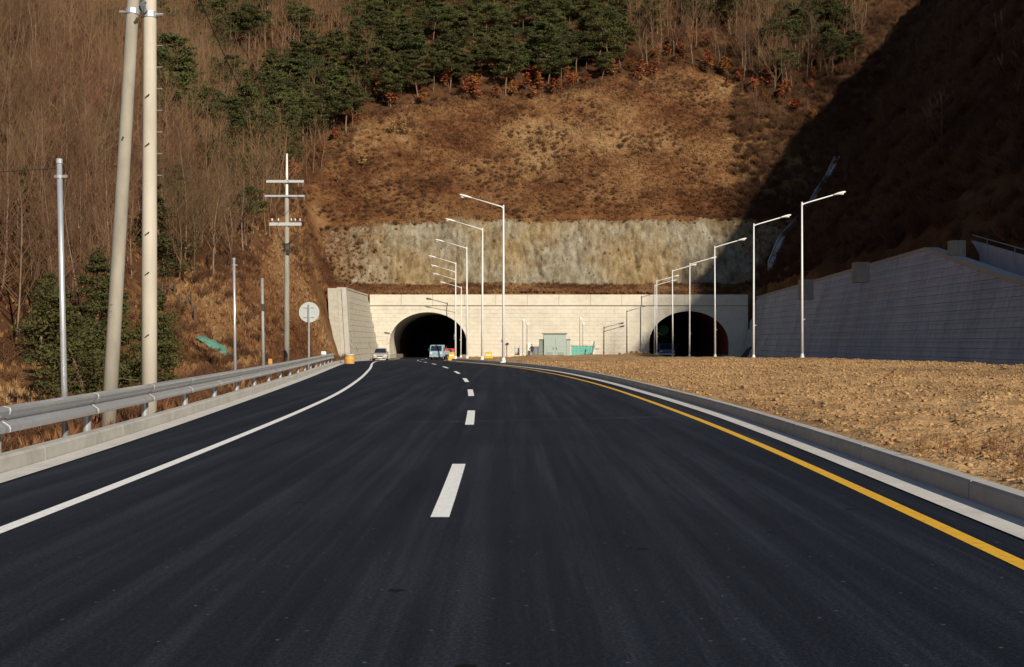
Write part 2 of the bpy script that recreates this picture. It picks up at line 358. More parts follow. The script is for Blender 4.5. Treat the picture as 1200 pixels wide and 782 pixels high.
# ------------------------------------------------------------------ layout curves (all in metres, camera at the origin looking along +Y)
def curve(pts):
    p = np.array(pts, float)
    def f(y):
        y = np.asarray(y, float)
        # smooth interpolation: average of neighbouring linear samples
        return (np.interp(y - 5, p[:, 0], p[:, 1]) + np.interp(y - 2.5, p[:, 0], p[:, 1]) + np.interp(y, p[:, 0], p[:, 1]) + np.interp(y + 2.5, p[:, 0], p[:, 1]) + np.interp(y + 5, p[:, 0], p[:, 1])) / 5
    return f
left_edge = curve([(-30, -4.9), (0, -5.25), (13, -5.66), (18.5, -6.0), (27, -6.66), (40, -7.75), (53, -8.9), (81, -11.6), (110, -14.3), (141, -16.3), (173, -16.9), (240, -17.0)])
left_line = curve([(-30, -4.1), (0, -4.2), (10, -4.3), (13.6, -4.38), (21, -4.60), (29.5, -4.92), (38, -5.4), (53, -6.65), (72, -8.5), (87, -10.2), (110, -12.5), (141, -14.9), (173, -16.2), (240, -16.4)])
dash_line = curve([(-30, -.6), (10, -.65), (15, -.66), (24, -.82), (35.5, -1.19), (47.6, -1.77), (60.5, -2.7), (72, -3.9), (83, -5.3), (100, -7.4), (120, -9.5), (145, -11.4), (173, -12.3), (240, -12.3)])
yellow_line = curve([(-30, 3.3), (0, 3.45), (9, 3.65), (14.8, 3.82), (19.2, 3.86), (26.7, 3.80), (41.5, 3.38), (54.6, 2.5), (69, .85), (78, -.6), (86, -2.1), (95, -3.9), (110, -5.5), (132, -7.5), (147, -8.2), (173, -8.6), (240, -8.6)])
right_edge = curve([(-30, 3.75), (0, 3.9), (9.5, 4.10), (21.7, 4.36), (30, 4.25), (46.7, 3.62), (61, 2.5), (70, 1.25), (78, -.2), (83, -1.3), (92, -3.0), (105, -4.7), (114, -5.4), (132, -7.0), (147, -7.8), (173, -8.2), (240, -8.2)])
GUT = 0.42
KH = 0.205
def sstep(t): t = np.clip(t, 0, 1); return t * t * (3 - 2 * t)
def road_z(y): return -0.87 * sstep((np.asarray(y, float) - 75) / 98.0)
def right_road_z(y): return -0.95 + 0.08 * sstep((np.asarray(y, float) - 75) / 98.0)
def crest_z(y): return np.interp(y, [0, 45, 60, 82, 96, 115, 136, 150, 166, 175], [.62, .62, .58, .43, .25, .04, -.25, -.4, -.62, -.7])
CREST_X = 20.3
WALL_X, BATTER, WALL_Z = 33.0, 0.26, -1.1
def wall_top(y): return np.interp(y, [30, 60, 84, 103, 173], [1.0, 2.6, 6.1, 9.6, 7.9])

def strip(name, xa, xb, y0, y1, zoff, m, parent=None, step=1.0, za=None, zb=None, nx=1, zf=road_z):
    ys = np.arange(y0, y1 + 1e-6, step) if step > 0 else np.array([y0, y1])
    if ys[-1] < y1 - 1e-3: ys = np.append(ys, y1)
    a = xa(ys); b = xb(ys); z = zf(ys) + zoff
    V = []
    for i in range(nx + 1):
        t = i / nx; V.append(np.stack([a * (1 - t) + b * t, ys, z + ((za or 0) * (1 - t) + (zb or 0) * t)], 1))
    V = np.stack(V, 1).reshape(-1, 3); n = nx + 1; Fc = []
    for j in range(len(ys) - 1):
        for i in range(nx): Fc.append((j * n + i, j * n + i + 1, (j + 1) * n + i + 1, (j + 1) * n + i))
    return np_mesh(name, V, Fc, m, parent)

def off(f, d): return lambda y: f(y) + d
# road surfaces
tag(strip('road', left_edge, right_edge, -25, 240, 0, M['asphalt'], nx=4), kind='structure')
tag(strip('far_carriageway', lambda y: 21.4 + 0 * y, lambda y: 31.6 + 0 * y, 30, 240, 0, M['asphalt'], zf=right_road_z), kind='structure')
# gutters
tag(strip('left_gutter', off(left_edge, -GUT + .06), left_edge, -25, 141, 0.012, M['gutter']), kind='structure')
tag(strip('right_gutter', right_edge, off(right_edge, GUT), -25, 172.9, 0.012, M['gutter']), kind='structure')
# markings
tag(strip('edge_line', off(left_line, -.075), off(left_line, .075), -25, 172, .005, M['line_white']), kind='structure')
tag(strip('yellow_line', off(yellow_line, -.075), off(yellow_line, .075), -25, 172, .005, M['line_yellow']), kind='structure')
P = 11.95; k = 0
y = 10.85 - 2 * P
while y < 168:
    tag(strip('lane_dash', off(dash_line, -.085), off(dash_line, .085), y, y + 4.7, .005, M['line_white'], step=.75), kind='structure')
    y += P
    if y > 10 and P > 11.9: P = 12.0
tag(strip('far_lane_line', lambda y: 26.4 + 0 * y, lambda y: 26.55 + 0 * y, 60, 172, .005, M['line_white'], zf=right_road_z, step=0), kind='structure')

# kerbs: blocks with open joints
def kerb(name, inner, side, y0, y1, L):
    """inner(y): x of the kerb face; side -1 left, +1 right"""
    root = empty(name, (0, 0, 0), kind='structure')
    y = y0; g = .012
    while y < y1 - .5:
        e = min(y + L, y1); ys = np.linspace(y + g, e - g, 5)
        mb = MB(); V = []
        for yy in ys:
            x0 = float(inner(yy)); z0 = float(road_z(yy))
            prof = [(0, -.10), (0.015, KH - .03), (.04, KH), (.20, KH), (.20, -.5)]
            V += [(x0 + side * px, yy, z0 + pz) for px, pz in prof]
        n = 5; Fc = []
        for j in range(len(ys) - 1):
            for i in range(n - 1): Fc.append((j * n + i, j * n + i + 1, (j + 1) * n + i + 1, (j + 1) * n + i))
        Fc.append(tuple(range(n))); Fc.append(tuple((len(ys) - 1) * n + i for i in range(n)))
        mb.add(V, Fc).build('kerb_block', M['kerb'], root)
        y = e
    # a joint bed just below the block faces, so that joints read as grooves
    return root
kerb('left_kerb', off(left_edge, -GUT + .05), -1, -20, 140, 4.0)
kerb('right_kerb', off(right_edge, GUT), 1, -20, 172.8, 4.0)
tag(strip('left_verge', off(left_edge, -3.4), off(left_edge, -GUT - .12), -20, 141, 0, M['verge'], za=-.55, zb=.08, nx=6), kind='structure')

# ------------------------------------------------------------------ terrain
def smax(a, b, k):
    h = np.clip(.5 + .5 * (a - b) / k, 0, 1)
    return b * (1 - h) + a * h + k * h * (1 - h)
def hill_center(y, x):
    yy = y + 2.2 * vnoise(x / 17.0, x * 0 + 3.3, 5)      # the slope's foot wanders a little
    z = np.where(y < 190.2, 8.55 + (y - 174) * .17, 21.0 + .80 * (yy - 190.2))
    return np.minimum(z, 150 + 0 * z) - .004 * np.clip(y - 230, 0, None) ** 2 * .3
def right_hill(x, y):
    wt = wall_top(y); wx = WALL_X + BATTER * (wt - WALL_Z) + np.interp(y, [94, 104], [3.6, .8])
    ridge = np.interp(y, [-140, -60, 0, 60, 160, 240], [54, 76, 97, 96, 94, 95]) + 4.5 * fbm(y / 22.0, y * 0 + 1.7, 31, 3)  # unseen crest, heights shaped so the hill's shadow falls on headwall and slope
    up = wt + .3 + 1.19 * (x - wx)
    xr = wx + (ridge - wt - .3) / 1.19
    return np.where(x < wx, -2.0, np.minimum(up, ridge - .45 * (x - xr)))
def terrain(x, y, rough=True):
    x = np.asarray(x, float); y = np.asarray(y, float)
    zr = road_z(y)
    kx = left_edge(y) - GUT - .2
    d = kx - x
    base = np.where(d > 0, zr - .30 - .16 * np.clip(d - 1.5, 0, 7), zr - 1.1)
    base = np.where(x > 20.5, -1.7, base)
    hl = .78 * (.97 * (-x - 26) + .25 * (y - 83))
    hl = np.minimum(hl, 80 + .35 * (hl - 80))
    foot = np.interp(y, [80, 141, 150, 166, 205], [19.8, 23.7, 25.5, 33.5, 35.0])
    hl = hl - np.interp(y, [141, 160], [2.6, 1.55]) * np.clip(x + foot, 0, 14) * np.interp(y, [186, 204], [1, 0])
    z = np.where(x < -19.2, smax(hl, base, 4.0), base)
    nearleft = (x < 0) & (x >= -19.2)
    z = np.where(nearleft & (y < 138), smax(hl, base, 4.0), z)
    z = np.where(y > 174.1, smax(smax(hill_center(y, x), hl, 3.0), np.full_like(z, -5.0), .1), z)
    z = np.where(x > 33, np.maximum(z, right_hill(x, y)), z)
    z = np.where((y > 174.1) & (y < 174.6) & (x > -19.2) & (x < 33.5), 8.1, z)
    if rough:
        amp = np.clip((z - zr + .2) / 8.0, 0, 1)
        amp = np.where((y > 174.1) & (y < 190.2) & (x > -24) & (x < 36), .12 * (y > 174.6), amp)
        z = z + amp * (2.2 * fbm(x / 14, y / 14, 3, 3) + .95 * fbm(x / 3.2, y / 3.2, 9, 4))
        z = z - .0
        rightmask = x > 37
        rib = 2.2 * np.abs(vnoise((y + .35 * x) / 9.0, x / 60.0, 41)) * np.clip((x - 38) / 10, 0, 1)
        z = z + np.where(rightmask, rib, 0)
    return z
xs = np.concatenate([np.arange(-170, -60, 3.0), np.arange(-60, -19.2, 1.1), [-19.2, -19.1], np.arange(-18, 33, 1.5), [33.0], np.arange(33.8, 70, 1.1), np.arange(70, 210, 3.0)])
ys = np.concatenate([np.arange(-150, 0, 4.0), np.arange(0, 174, 1.5), [174.0, 174.3], np.arange(175.5, 190, 1.5), [190.1, 190.4], np.arange(191.5, 265, 1.1), np.arange(266, 420, 4.0)])
GX, GY = np.meshgrid(xs, ys)
GZ = terrain(GX, GY)
V = np.stack([GX, GY, GZ], -1).reshape(-1, 3)
nx, ny = len(xs), len(ys)
jj, ii = np.meshgrid(np.arange(ny - 1), np.arange(nx - 1), indexing='ij')
Fc = np.stack([jj * nx + ii, jj * nx + ii + 1, (jj + 1) * nx + ii + 1, (jj + 1) * nx + ii], -1)
cut = (ys[:-1][:, None] >= 173.9) & (ys[:-1][:, None] < 174.25) & (xs[:-1][None, :] > -19.2) & (xs[:-1][None, :] < 33.5)
Fc = Fc[~cut].reshape(-1, 4)
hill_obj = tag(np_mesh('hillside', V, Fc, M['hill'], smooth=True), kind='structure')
# far ground sheet out to the horizon, well below everything
g = MB(); g.add([(-3000, -3000, -14), (3000, -3000, -14), (3000, 3000, -14), (-3000, 3000, -14)], [(0, 1, 2, 3)])
tag(g.build('far_ground', M['hill']), kind='structure')

# cut rock face above the portals
def rock_face():
    X = np.arange(-42, 50, .24); T = np.linspace(0, 1, 46)
    XX, TT = np.meshgrid(X, T)
    top = 21.0 + .7 * fbm(X / 4.0, X * 0, 77, 4) + np.interp(X, [-36, -30, -20, 34, 44, 50], [-5, -3, 0, 0, -1, -6]) * .4
    bot = 8.7 + .7 * fbm(X / 5.0, X * 0 + 9, 78, 3)
    ZZ = bot[None, :] * (1 - TT) + top[None, :] * TT
    YY = 184.2 + 6.0 * TT
    fade = np.clip(np.minimum(TT / .08, (1 - TT) / .06), 0, 1)
    ridge = np.abs(fbm(XX / 3.4 + .6 * vnoise(XX / 4, ZZ / 4, 58), ZZ / 7.0, 60, 4))
    block = np.floor(fbm(XX / 2.4 + .5 * vnoise(XX / 3, ZZ / 3, 57), ZZ / 2.0, 64, 3) * 5) / 5
    crack = np.clip(.06 - np.abs(vnoise(XX / 1.7 + .1 * ZZ + .4 * vnoise(XX, ZZ / 2, 5), ZZ / 7.0, 69)), 0, 1) / .06
    YY = YY + fade * (.9 * ridge - .42 * block + .30 * fbm(XX / .6, ZZ / 1.1, 66, 3) + .35 * crack - .4)
    V = np.stack([XX, YY, ZZ], -1).reshape(-1, 3); n = len(X)
    j, i = np.meshgrid(np.arange(len(T) - 1), np.arange(n - 1), indexing='ij')
    Fc = np.stack([j * n + i, j * n + i + 1, (j + 1) * n + i + 1, (j + 1) * n + i], -1).reshape(-1, 4)
    o = tag(np_mesh('rock_face', V, Fc, M['rock']), kind='structure')
    grow = .46 * np.clip((-14 - XX) / 18, 0, 1) + .30 * np.clip((XX - 30) / 14, 0, 1) + .45 * np.clip((.12 - TT) / .12, 0, 1) + .4 * np.clip((TT - .93) / .07, 0, 1)
    a_ = o.data.attributes.new('growth', 'FLOAT', 'POINT'); a_.data.foreach_set('value', grow.ravel().astype(np.float32))
    return o, XX, YY, ZZ, grow
ROCK, RX, RY, RZ, RG = rock_face()

# bare soil median between the carriageways
def dirt_z(x, y):
    x = np.asarray(x, float); y = np.asarray(y, float)
    x0 = right_edge(y) + GUT + .2
    z0 = road_z(y) + KH - .02
    c = crest_z(y)
    t = np.clip((x - x0) / (CREST_X - x0), 0, 1)
    z = z0 * (1 - t) + c * t
    z = np.where(x > CREST_X, c + (right_road_z(y) - .12 - c) * np.clip((x - CREST_X) / 2.0, 0, 1.6), z)
    fade = np.clip((x - x0) / .4, 0, 1)
    m = .55 * np.exp(-(((x - 17.0) / 3.6) ** 2 + ((y - 163) / 4.5) ** 2)) + .35 * np.exp(-(((x - 11) / 5) ** 2 + ((y - 150) / 7) ** 2)) + .3 * np.exp(-(((x - 4) / 6) ** 2 + ((y - 140) / 6) ** 2))
    n = .10 * fbm(x / 2.5, y / 3.5, 90, 3) + .12 * fbm(x / .55, y / .55, 93, 4) - .11 * np.clip(fbm(x / .8, y / 1.0, 99, 3) - .28, 0, 1) + .085 * np.abs(fbm(x / .19, y / .19, 97, 3))
    return z + fade * (m + n) + .0
def dirt():
    ysl = [4.5]
    while ysl[-1] < 172.8: ysl.append(ysl[-1] + max(.075, .0055 * ysl[-1]))
    Y = np.array(ysl); Y[-1] = 172.85
    T = np.linspace(0, 1, 210) ** 1.25
    YY, TT = np.meshgrid(Y, T, indexing='ij')
    x0 = right_edge(YY) + GUT + .19
    XX = x0 + (22.4 - x0) * TT
    ZZ = dirt_z(XX, YY)
    V = np.stack([XX, YY, ZZ], -1).reshape(-1, 3); n = len(T)
    j, i = np.meshgrid(np.arange(len(Y) - 1), np.arange(n - 1), indexing='ij')
    Fc = np.stack([j * n + i, j * n + i + 1, (j + 1) * n + i + 1, (j + 1) * n + i], -1).reshape(-1, 4)
    return tag(np_mesh('soil_median', V, Fc, M['dirt']), kind='structure')
dirt()

# ------------------------------------------------------------------ scatter helper
def scatter(name, templates, pos, scale, mat_, rotz=None, tilt=0.0, parent=None):
    """templates: list of (V (n,3), F (m,3)); one joined mesh"""
    n = len(pos); rotz = rng.uniform(0, 2 * np.pi, n) if rotz is None else rotz
    which = rng.integers(0, len(templates), n)
    Vs, Fs, b = [], [], 0
    for t, (tv, tf) in enumerate(templates):
        idx = np.where(which == t)[0]
        if not len(idx): continue
        c, s = np.cos(rotz[idx]), np.sin(rotz[idx])
        x = tv[None, :, 0] * c[:, None] - tv[None, :, 1] * s[:, None]
        y = tv[None, :, 0] * s[:, None] + tv[None, :, 1] * c[:, None]
        z = np.repeat(tv[None, :, 2], len(idx), 0)
        sc_ = scale[idx]; sc_ = sc_[:, None] if sc_.ndim == 1 else sc_
        P3 = np.stack([x * sc_[:, 0:1], y * sc_[:, 0:1], z * sc_[:, -1:]], -1)
        if tilt: 
            tx = rng.normal(0, tilt, len(idx)); ty = rng.normal(0, tilt, len(idx))
            P3[..., 0] += P3[..., 2] * tx[:, None]; P3[..., 1] += P3[..., 2] * ty[:, None]
        P3 = P3 + pos[idx][:, None, :]
        Vs.append(P3.reshape(-1, 3))
        Fs.append((tf[None] + (np.arange(len(idx)) * len(tv))[:, None, None] + b).reshape(-1, tf.shape[1])); b += len(idx) * len(tv)
    return np_mesh(name, np.concatenate(Vs), np.concatenate(Fs), mat_, parent)

def clod_template(seed):
    r = np.random.default_rng(seed); bm = bmesh.new(); bmesh.ops.create_icosphere(bm, subdivisions=1, radius=1)
    v = np.array([p.co[:] for p in bm.verts]); f = np.array([[q.index for q in p.verts] for p in bm.faces]); bm.free()
    v = v * r.uniform(.45, 1.35, (len(v), 1)); v[:, 2] *= .65; v[:, 1] *= r.uniform(.7, 1.1)
    return v, f
clods = [clod_template(i) for i in range(5)]
def soil_clods():
    n = 52000
    y = 8 + 70 * rng.random(n) ** 1.8
    x0 = right_edge(y) + GUT + .35
    x = x0 + (CREST_X + .5 - x0) * rng.random(n)
    px, _ = proj(x, y, 0); k = px < 1330
    x, y = x[k], y[k]
    s = .010 + .05 * rng.random(len(x)) ** 6 + .0005 * y
    z = dirt_z(x, y) + s * .1
    tag(scatter('soil_clods', clods, np.stack([x, y, z], 1), s, M['dirt']), 'loose clods of orange brown soil strewn over the bare median', 'soil clods', kind='stuff')
soil_clods()

# ------------------------------------------------------------------ tunnel portal
PY = 173.0; PZ0 = -1.1; PTOP = 8.35; CZ = 6.75
TUN = [(-12.15, 5.62, 1.3, 4.50), (25.6, 5.75, 1.3, 4.65)]    # centre x, half width, spring height, rise
def arch_top(x):
    """height of the opening above x, or None outside"""
    for cx, a, zc, b in TUN:
        if abs(x - cx) < a: return zc + b * math.sqrt(max(0, 1 - ((x - cx) / a) ** 2))
    return None
portal = empty('tunnel_portal', (0, PY, 0), label='long pale concrete headwall with two arched tunnel mouths below the rock cut', cat='tunnel portal')
def to_local(mbv): return [(x, y - PY, z) for x, y, z in mbv]
cols = [-20.6, 34.2]
for cx, a, zc, b in TUN:
    cols += [cx + a * math.sin(t) for t in np.linspace(-math.pi / 2, math.pi / 2, 49)]
cols = sorted(cols)
wall_mb = MB()
for a, b in zip(cols[:-1], cols[1:]):
    m_ = (a + b) / 2; inside = arch_top(m_) is not None
    za = PZ0; zb = PZ0
    if inside:
        cx, A, zc, B_ = min(TUN, key=lambda t: abs(t[0] - m_))
        za = zc + B_ * math.sqrt(max(0, 1 - ((a - cx) / A) ** 2)); zb = zc + B_ * math.sqrt(max(0, 1 - ((b - cx) / A) ** 2))
    for yy in (0, 1.0):
        wall_mb.add([(a, yy, za), (b, yy, zb), (b, yy, PTOP - .1), (a, yy, PTOP - .1)], [(0, 1, 2, 3)])
wall_mb.add([(cols[0], 0, PTOP - .1), (cols[-1], 0, PTOP - .1), (cols[-1], 1, PTOP - .1), (cols[0], 1, PTOP - .1)], [(0, 1, 2, 3)])
wall_mb.build('headwall', M['portal'], portal, recalc=False)
# facing blocks, real relief, clipped to the arches
fb = MB(); course = .56; r2 = random.Random(5)
zrow = PZ0; row = 0
while zrow < CZ - .1:
    zt = min(zrow + course - .035, CZ - .04)
    x = -20.55 + (.6 if row % 2 else 0) - .6
    while x < 34.1:
        x1 = min(x + 1.2 - .015, 34.15); x_ = max(x, -20.55)
        if x1 - x_ > .1:
            dep = -.028 - r2.random() * .018
            crossing = any(abs(x_ - t[0]) < t[1] + .2 or abs(x1 - t[0]) < t[1] + .2 for t in TUN)
            if not crossing:
                fb.add([(x_, dep, zrow), (x1, dep, zrow), (x1, dep, zt), (x_, dep, zt), (x_, 0.01, zrow), (x1, .01, zrow), (x1, .01, zt), (x_, .01, zt)], [(0, 1, 2, 3), (3, 2, 6, 7), (0, 4, 5, 1), (0, 3, 7, 4), (1, 5, 6, 2)])
            else:
                ns = 8
                for s_ in range(ns):
                    a = x_ + (x1 - x_) * s_ / ns; b = x_ + (x1 - x_) * (s_ + 1) / ns
                    ta, tb = arch_top(a), arch_top(b)
                    la = max(zrow, ta if ta is not None else -9); lb = max(zrow, tb if tb is not None else -9)
                    if la >= zt and lb >= zt: continue
                    la, lb = min(la, zt), min(lb, zt)
                    fb.add([(a, dep, la), (b, dep, lb), (b, dep, zt), (a, dep, zt), (a, .01, la), (b, .01, lb), (b, .01, zt), (a, .01, zt)], [(0, 1, 2, 3), (3, 2, 6, 7), (0, 4, 5, 1)])
        x += 1.2
    zrow += course; row += 1
tag(fb.build('facing_blocks', M['portal'], portal, recalc=False), kind='stuff')
x = -20.6
while x < 34:
    x1 = min(x + 4.56, 34.2)
    MB().box(((x + x1) / 2, .35, (CZ + PTOP) / 2), (x1 - x - .03, 1.1, PTOP - CZ)).build('coping_panel', M['portal'], portal, bevel=.02)
    MB().box(((x + x1) / 2, .30, CZ + .12), (x1 - x - .035, 1.12, .1)).build('drip_band', M['portal'], portal)
    x = x1
# tunnel tubes
for ti, (cx, a, zc, b) in enumerate(TUN):
    prof = [(cx - a, PZ0)] + [(cx - a * math.cos(t), zc + b * math.sin(t)) for t in np.linspace(0, math.pi, 40)] + [(cx + a, PZ0)]
    V = []; L_ = [0, 3, 8, 16, 24, 40, 70]
    for d in L_: V += [(x, d, z) for x, z in prof]
    n = len(prof); Fc = [(j * n + i, (j + 1) * n + i, (j + 1) * n + i + 1, j * n + i + 1) for j in range(len(L_) - 1) for i in range(n - 1)]
    Fc.append(tuple((len(L_) - 1) * n + i for i in range(n)))
    Fc = Fc[3 * (n - 1):]
    MB().add(V[:4 * n], [(j * n + i, (j + 1) * n + i, (j + 1) * n + i + 1, j * n + i + 1) for j in range(3) for i in range(n - 1)]).build('portal_collar', M['portal'] if ti == 0 else M['lining_red'], portal, recalc=False)
    MB().add(V, Fc).build('tunnel_lining', M['lining'] if ti == 0 else M['lining_red'], portal, recalc=False)
    # arch rim a hand proud of the blocks
    rim = MB(); V = []
    ts = np.linspace(0, math.pi, 40)
    for t in ts:
        for (rr, dd) in ((0.0, -.10), (.32, -.10), (.32, .02), (0.0, .02)):
            V.append((cx - (a + rr) * math.cos(t), dd, zc + (b + rr) * math.sin(t)))
    Fc = [(j * 4 + i, j * 4 + (i + 1) % 4, (j + 1) * 4 + (i + 1) % 4, (j + 1) * 4 + i) for j in range(len(ts) - 1) for i in range(4)]
    rim.add(V, Fc).build('arch_rim', M['portal'], portal, smooth=False)
    # footway ledges inside
    for s_ in (-1, 1):
        MB().box((cx + s_ * (a - .5), 35, -.62), (1.0, 70, .56)).build('footway', M['lining'], portal)

# ------------------------------------------------------------------ retaining wall on the right
ang = math.atan(BATTER)
rw = empty('retaining_wall', (WALL_X, 120, WALL_Z), label='tall shaded grey block retaining wall leaning back below the right hill', cat='retaining wall')
Y0, Y1 = 62.0, 172.7
# core
yy = np.arange(Y0, Y1 + .1, 1.0)
V = []
for q in yy:
    h = float(wall_top(q)) - WALL_Z
    V += [(0.0, q - 120, 0), (BATTER * h, q - 120, h), (BATTER * h + .9, q - 120, h), (BATTER * h + .9, q - 120, -.2)]
Fc = [(j * 4 + i, (j + 1) * 4 + i, (j + 1) * 4 + i + 1, j * 4 + i + 1) for j in range(len(yy) - 1) for i in range(3)] + [(0, 1, 2, 3)]
MB().add(V, Fc).build('wall_core', M['wall'], rw)
BL, BH = 1.5, .74
def block_geo(L, H, detail=True):
    mb = MB(); mb.box((-.04, 0, H / 2), (.08, L - .02, H - .04))
    if detail:
        n = 6
        for i in range(n):
            mb.box((-.095, -L / 2 + L * (i + .5) / n, H * .72), (.04, L / n * .52, H * .26))
    return mb
tmp = block_geo(BL, BH).build('wall_block', M['wall']); block_me = tmp.data; bpy.data.objects.remove(tmp)
cands = []; rest = MB()
slope_len = lambda h: h / math.cos(ang)
rotm = Euler((0, ang, 0)).to_matrix()
q = Y0; 
while q + BL <= Y1 + .3:
    for r_ in range(15):
        offs = (BL / 2 if r_ % 2 else 0)
        yc = q + offs + BL / 2
        if yc + BL / 2 > Y1: continue
        top = min(slope_len(float(wall_top(yc - BL / 2)) - WALL_Z), slope_len(float(wall_top(yc + BL / 2)) - WALL_Z))
        s0 = r_ * BH
        if s0 + BH <= top: cands.append((yc, s0))
        elif top - s0 > .12:
            g_ = block_geo(BL, top - s0, False)
            base = Vector((0, yc - 120, 0)) + rotm @ Vector((0, 0, s0))
            rest.add([base + rotm @ Vector(p) for p in g_.v], g_.f)
    q += BL
vis = [(yc, s0) for yc, s0 in cands if (WALL_X + BATTER * s0) / yc < 0.47 and WALL_Z + s0 > -.3]
vis.sort(); near = set(vis[:300])
for yc, s0 in cands:
    base = Vector((0, yc - 120, 0)) + rotm @ Vector((0, 0, s0))
    if (yc, s0) in near:
        o = link_mesh('wall_block', block_me, rw)
        o.location = base + rotm @ Vector((-random.random() * .03, 0, 0)); o.rotation_euler = (0, ang, 0)
    else:
        g_ = block_geo(BL, BH, yc < 135)
        d_ = rotm @ Vector((-random.random() * .03, 0, 0))
        rest.add([base + d_ + rotm @ Vector(p) for p in g_.v], g_.f)
tag(rest.build('far_blocks', M['wall'], rw, recalc=False), kind='stuff')
# coping stones along the sloping top
q = Y0
while q < Y1 - 1:
    e = min(q + 3.0, Y1)
    if q < 103 < e: e = 103.0
    V = []
    for w in (q + .012, e - .012):
        h = float(wall_top(w)) - WALL_Z; x0 = BATTER * h
        V += [(x0 - .18, w - 120, h - .22), (x0 - .18, w - 120, h + .10), (x0 + .95, w - 120, h + .10), (x0 + .95, w - 120, h - .22)]
    MB().add(V, [(0, 1, 2, 3), (4, 7, 6, 5), (0, 4, 5, 1), (1, 5, 6, 2), (2, 6, 7, 3), (3, 7, 4, 0)]).build('coping_stone', M['concrete'], rw)
    q = e
# low parapet on the berm behind the wall, with its rail
pp = empty('berm_parapet', (0, 0, 0), label='low pale concrete parapet on the berm behind the sloping end of the retaining wall', cat='parapet')
mb = MB(); V = []
pts = [(w, float(wall_top(w)) + 1.05) for w in (101, 96, 90, 84, 76, 68)]
for w, z in pts:
    x0 = WALL_X + BATTER * (float(wall_top(w)) - WALL_Z) + 2.6
    V += [(x0, w, z - 2.2), (x0 + .02, w, z), (x0 + .35, w, z), (x0 + .35, w, z - 2.2)]
mb.add(V, [(j * 4 + i, (j + 1) * 4 + i, (j + 1) * 4 + (i + 1) % 4, j * 4 + (i + 1) % 4) for j in range(len(pts) - 1) for i in range(4)] + [(0, 1, 2, 3)])
mb.build('parapet_wall', M['wall'], pp)
rail = MB(); rail.tube([(WALL_X + BATTER * (float(wall_top(w)) - WALL_Z) + 2.75, w, z + .45) for w, z in pts], .05, 6)
rail.build('rail', M['steel_dull'], pp)
for w, z in pts[1:-1]:
    x0 = WALL_X + BATTER * (float(wall_top(w)) - WALL_Z) + 2.75
    MB().tube([(x0, w, z - .05), (x0, w, z + .45)], .045, 6).build('rail_post', M['steel_dull'], pp)
# drain boxes standing on the wall top
for (bx, by, bz, w, h, lab) in [(941, 333, 124, 1.3, .9, 'small square concrete catch basin on the retaining wall top, nearest the tunnel'),
                                (1005, 312, 113, 1.3, .7, 'small square concrete catch basin in the middle of the retaining wall top'),
                                (1117, 293, 97, 1.1, 1.5, 'tall brownish concrete box behind the highest corner of the retaining wall')]:
    p = at(bx, by, bz); p.x += .3
    o = empty('catch_basin', p, label=lab, cat='catch basin')
    mb = MB(); 
    for sx in (-1, 1):
        mb.box((sx * (w / 2 - .08), 0, -.6), (.16, w, h + 1.2)); mb.box((0, sx * (w / 2 - .08), -.6), (w - .325, .16, h + 1.2))
    mb.build('basin_wall', M['pole_grey'], o)
    MB().box((0, 0, h / 2 - .08), (w - .33, w - .33, .08)).build('lid', M['steel_dull'], o)

# left wing wall of the portal
ww = empty('wing_wall', (-19.1, 157, -.9), label='pale battered concrete wing wall left of the left tunnel mouth', cat='wing wall')
WT = 9.05; WL0, WL1 = 141.0, 172.9; WB = .20; SK = 9.0          # batter, set-back of the raked end
a2 = math.atan(WB); rm2 = Euler((0, -a2, 0)).to_matrix()
V = []
for q, sk in ((WL0, SK), (WL1, 0)):
    V += [(0, q - 157, -.3), (-WB * WT, q + sk - 157, WT), (-WB * WT - 1.0, q + sk - 157, WT), (-1.0, q - 157, -.3)]
MB().add(V, [(0, 1, 2, 3), (4, 7, 6, 5), (0, 4, 5, 1), (1, 5, 6, 2), (2, 6, 7, 3)]).build('wall_core', M['wingwall'], ww)
tmpm = MB().box((.025, 0, .37), (.05, 2.0 - .012, .74 - .03)).build('wall_block', M['wingwall']); wme = tmpm.data; bpy.data.objects.remove(tmpm)
for r_ in range(12):
    for c_ in range(16):
        yc = WL1 - 1.0 - c_ * 2.0 - (0 if r_ % 2 == 0 else .9)
        if yc - 1 < WL0 + .25 + SK * (r_ + 1) * .74 / WT: continue
        o = link_mesh('wall_block', wme, ww); o.rotation_euler = (0, -a2, 0)
        o.location = Vector((0, yc - 157, 0)) + rm2 @ Vector((random.random() * .012, 0, r_ * .74 + .1))
# coping, raked end kerb, and the end return with its dark drain slot
MB().prism([(-WB * WT + .08, WT), (-WB * WT + .08, WT + .22), (-WB * WT - 1.1, WT + .22), (-WB * WT - 1.1, WT)], WL0 + SK - 157.03, WL1 - 157).build('coping', M['concrete'], ww)
def raked(x0, x1, d0, d1):
    V = []
    for (dx, dd) in ((x0, d0), (x1, d0), (x1, d1), (x0, d1)):
        V += [(dx, WL0 - 157 + dd, -.3), (dx - WB * WT, WL0 + SK - 157 + dd, WT + .1)]
    return MB().add(V, [(0, 2, 3, 1), (2, 4, 5, 3), (4, 6, 7, 5), (6, 0, 1, 7), (1, 3, 5, 7), (0, 6, 4, 2)])
raked(.08, -.5, -.12, .4).build('end_rib', M['concrete'], ww)
raked(-1.0, -2.2, -.3, .9).build('end_return', M['wingwall'], ww)
raked(-.52, -.98, .55, .9).build('drain_slot', M['bluegrey'], ww)

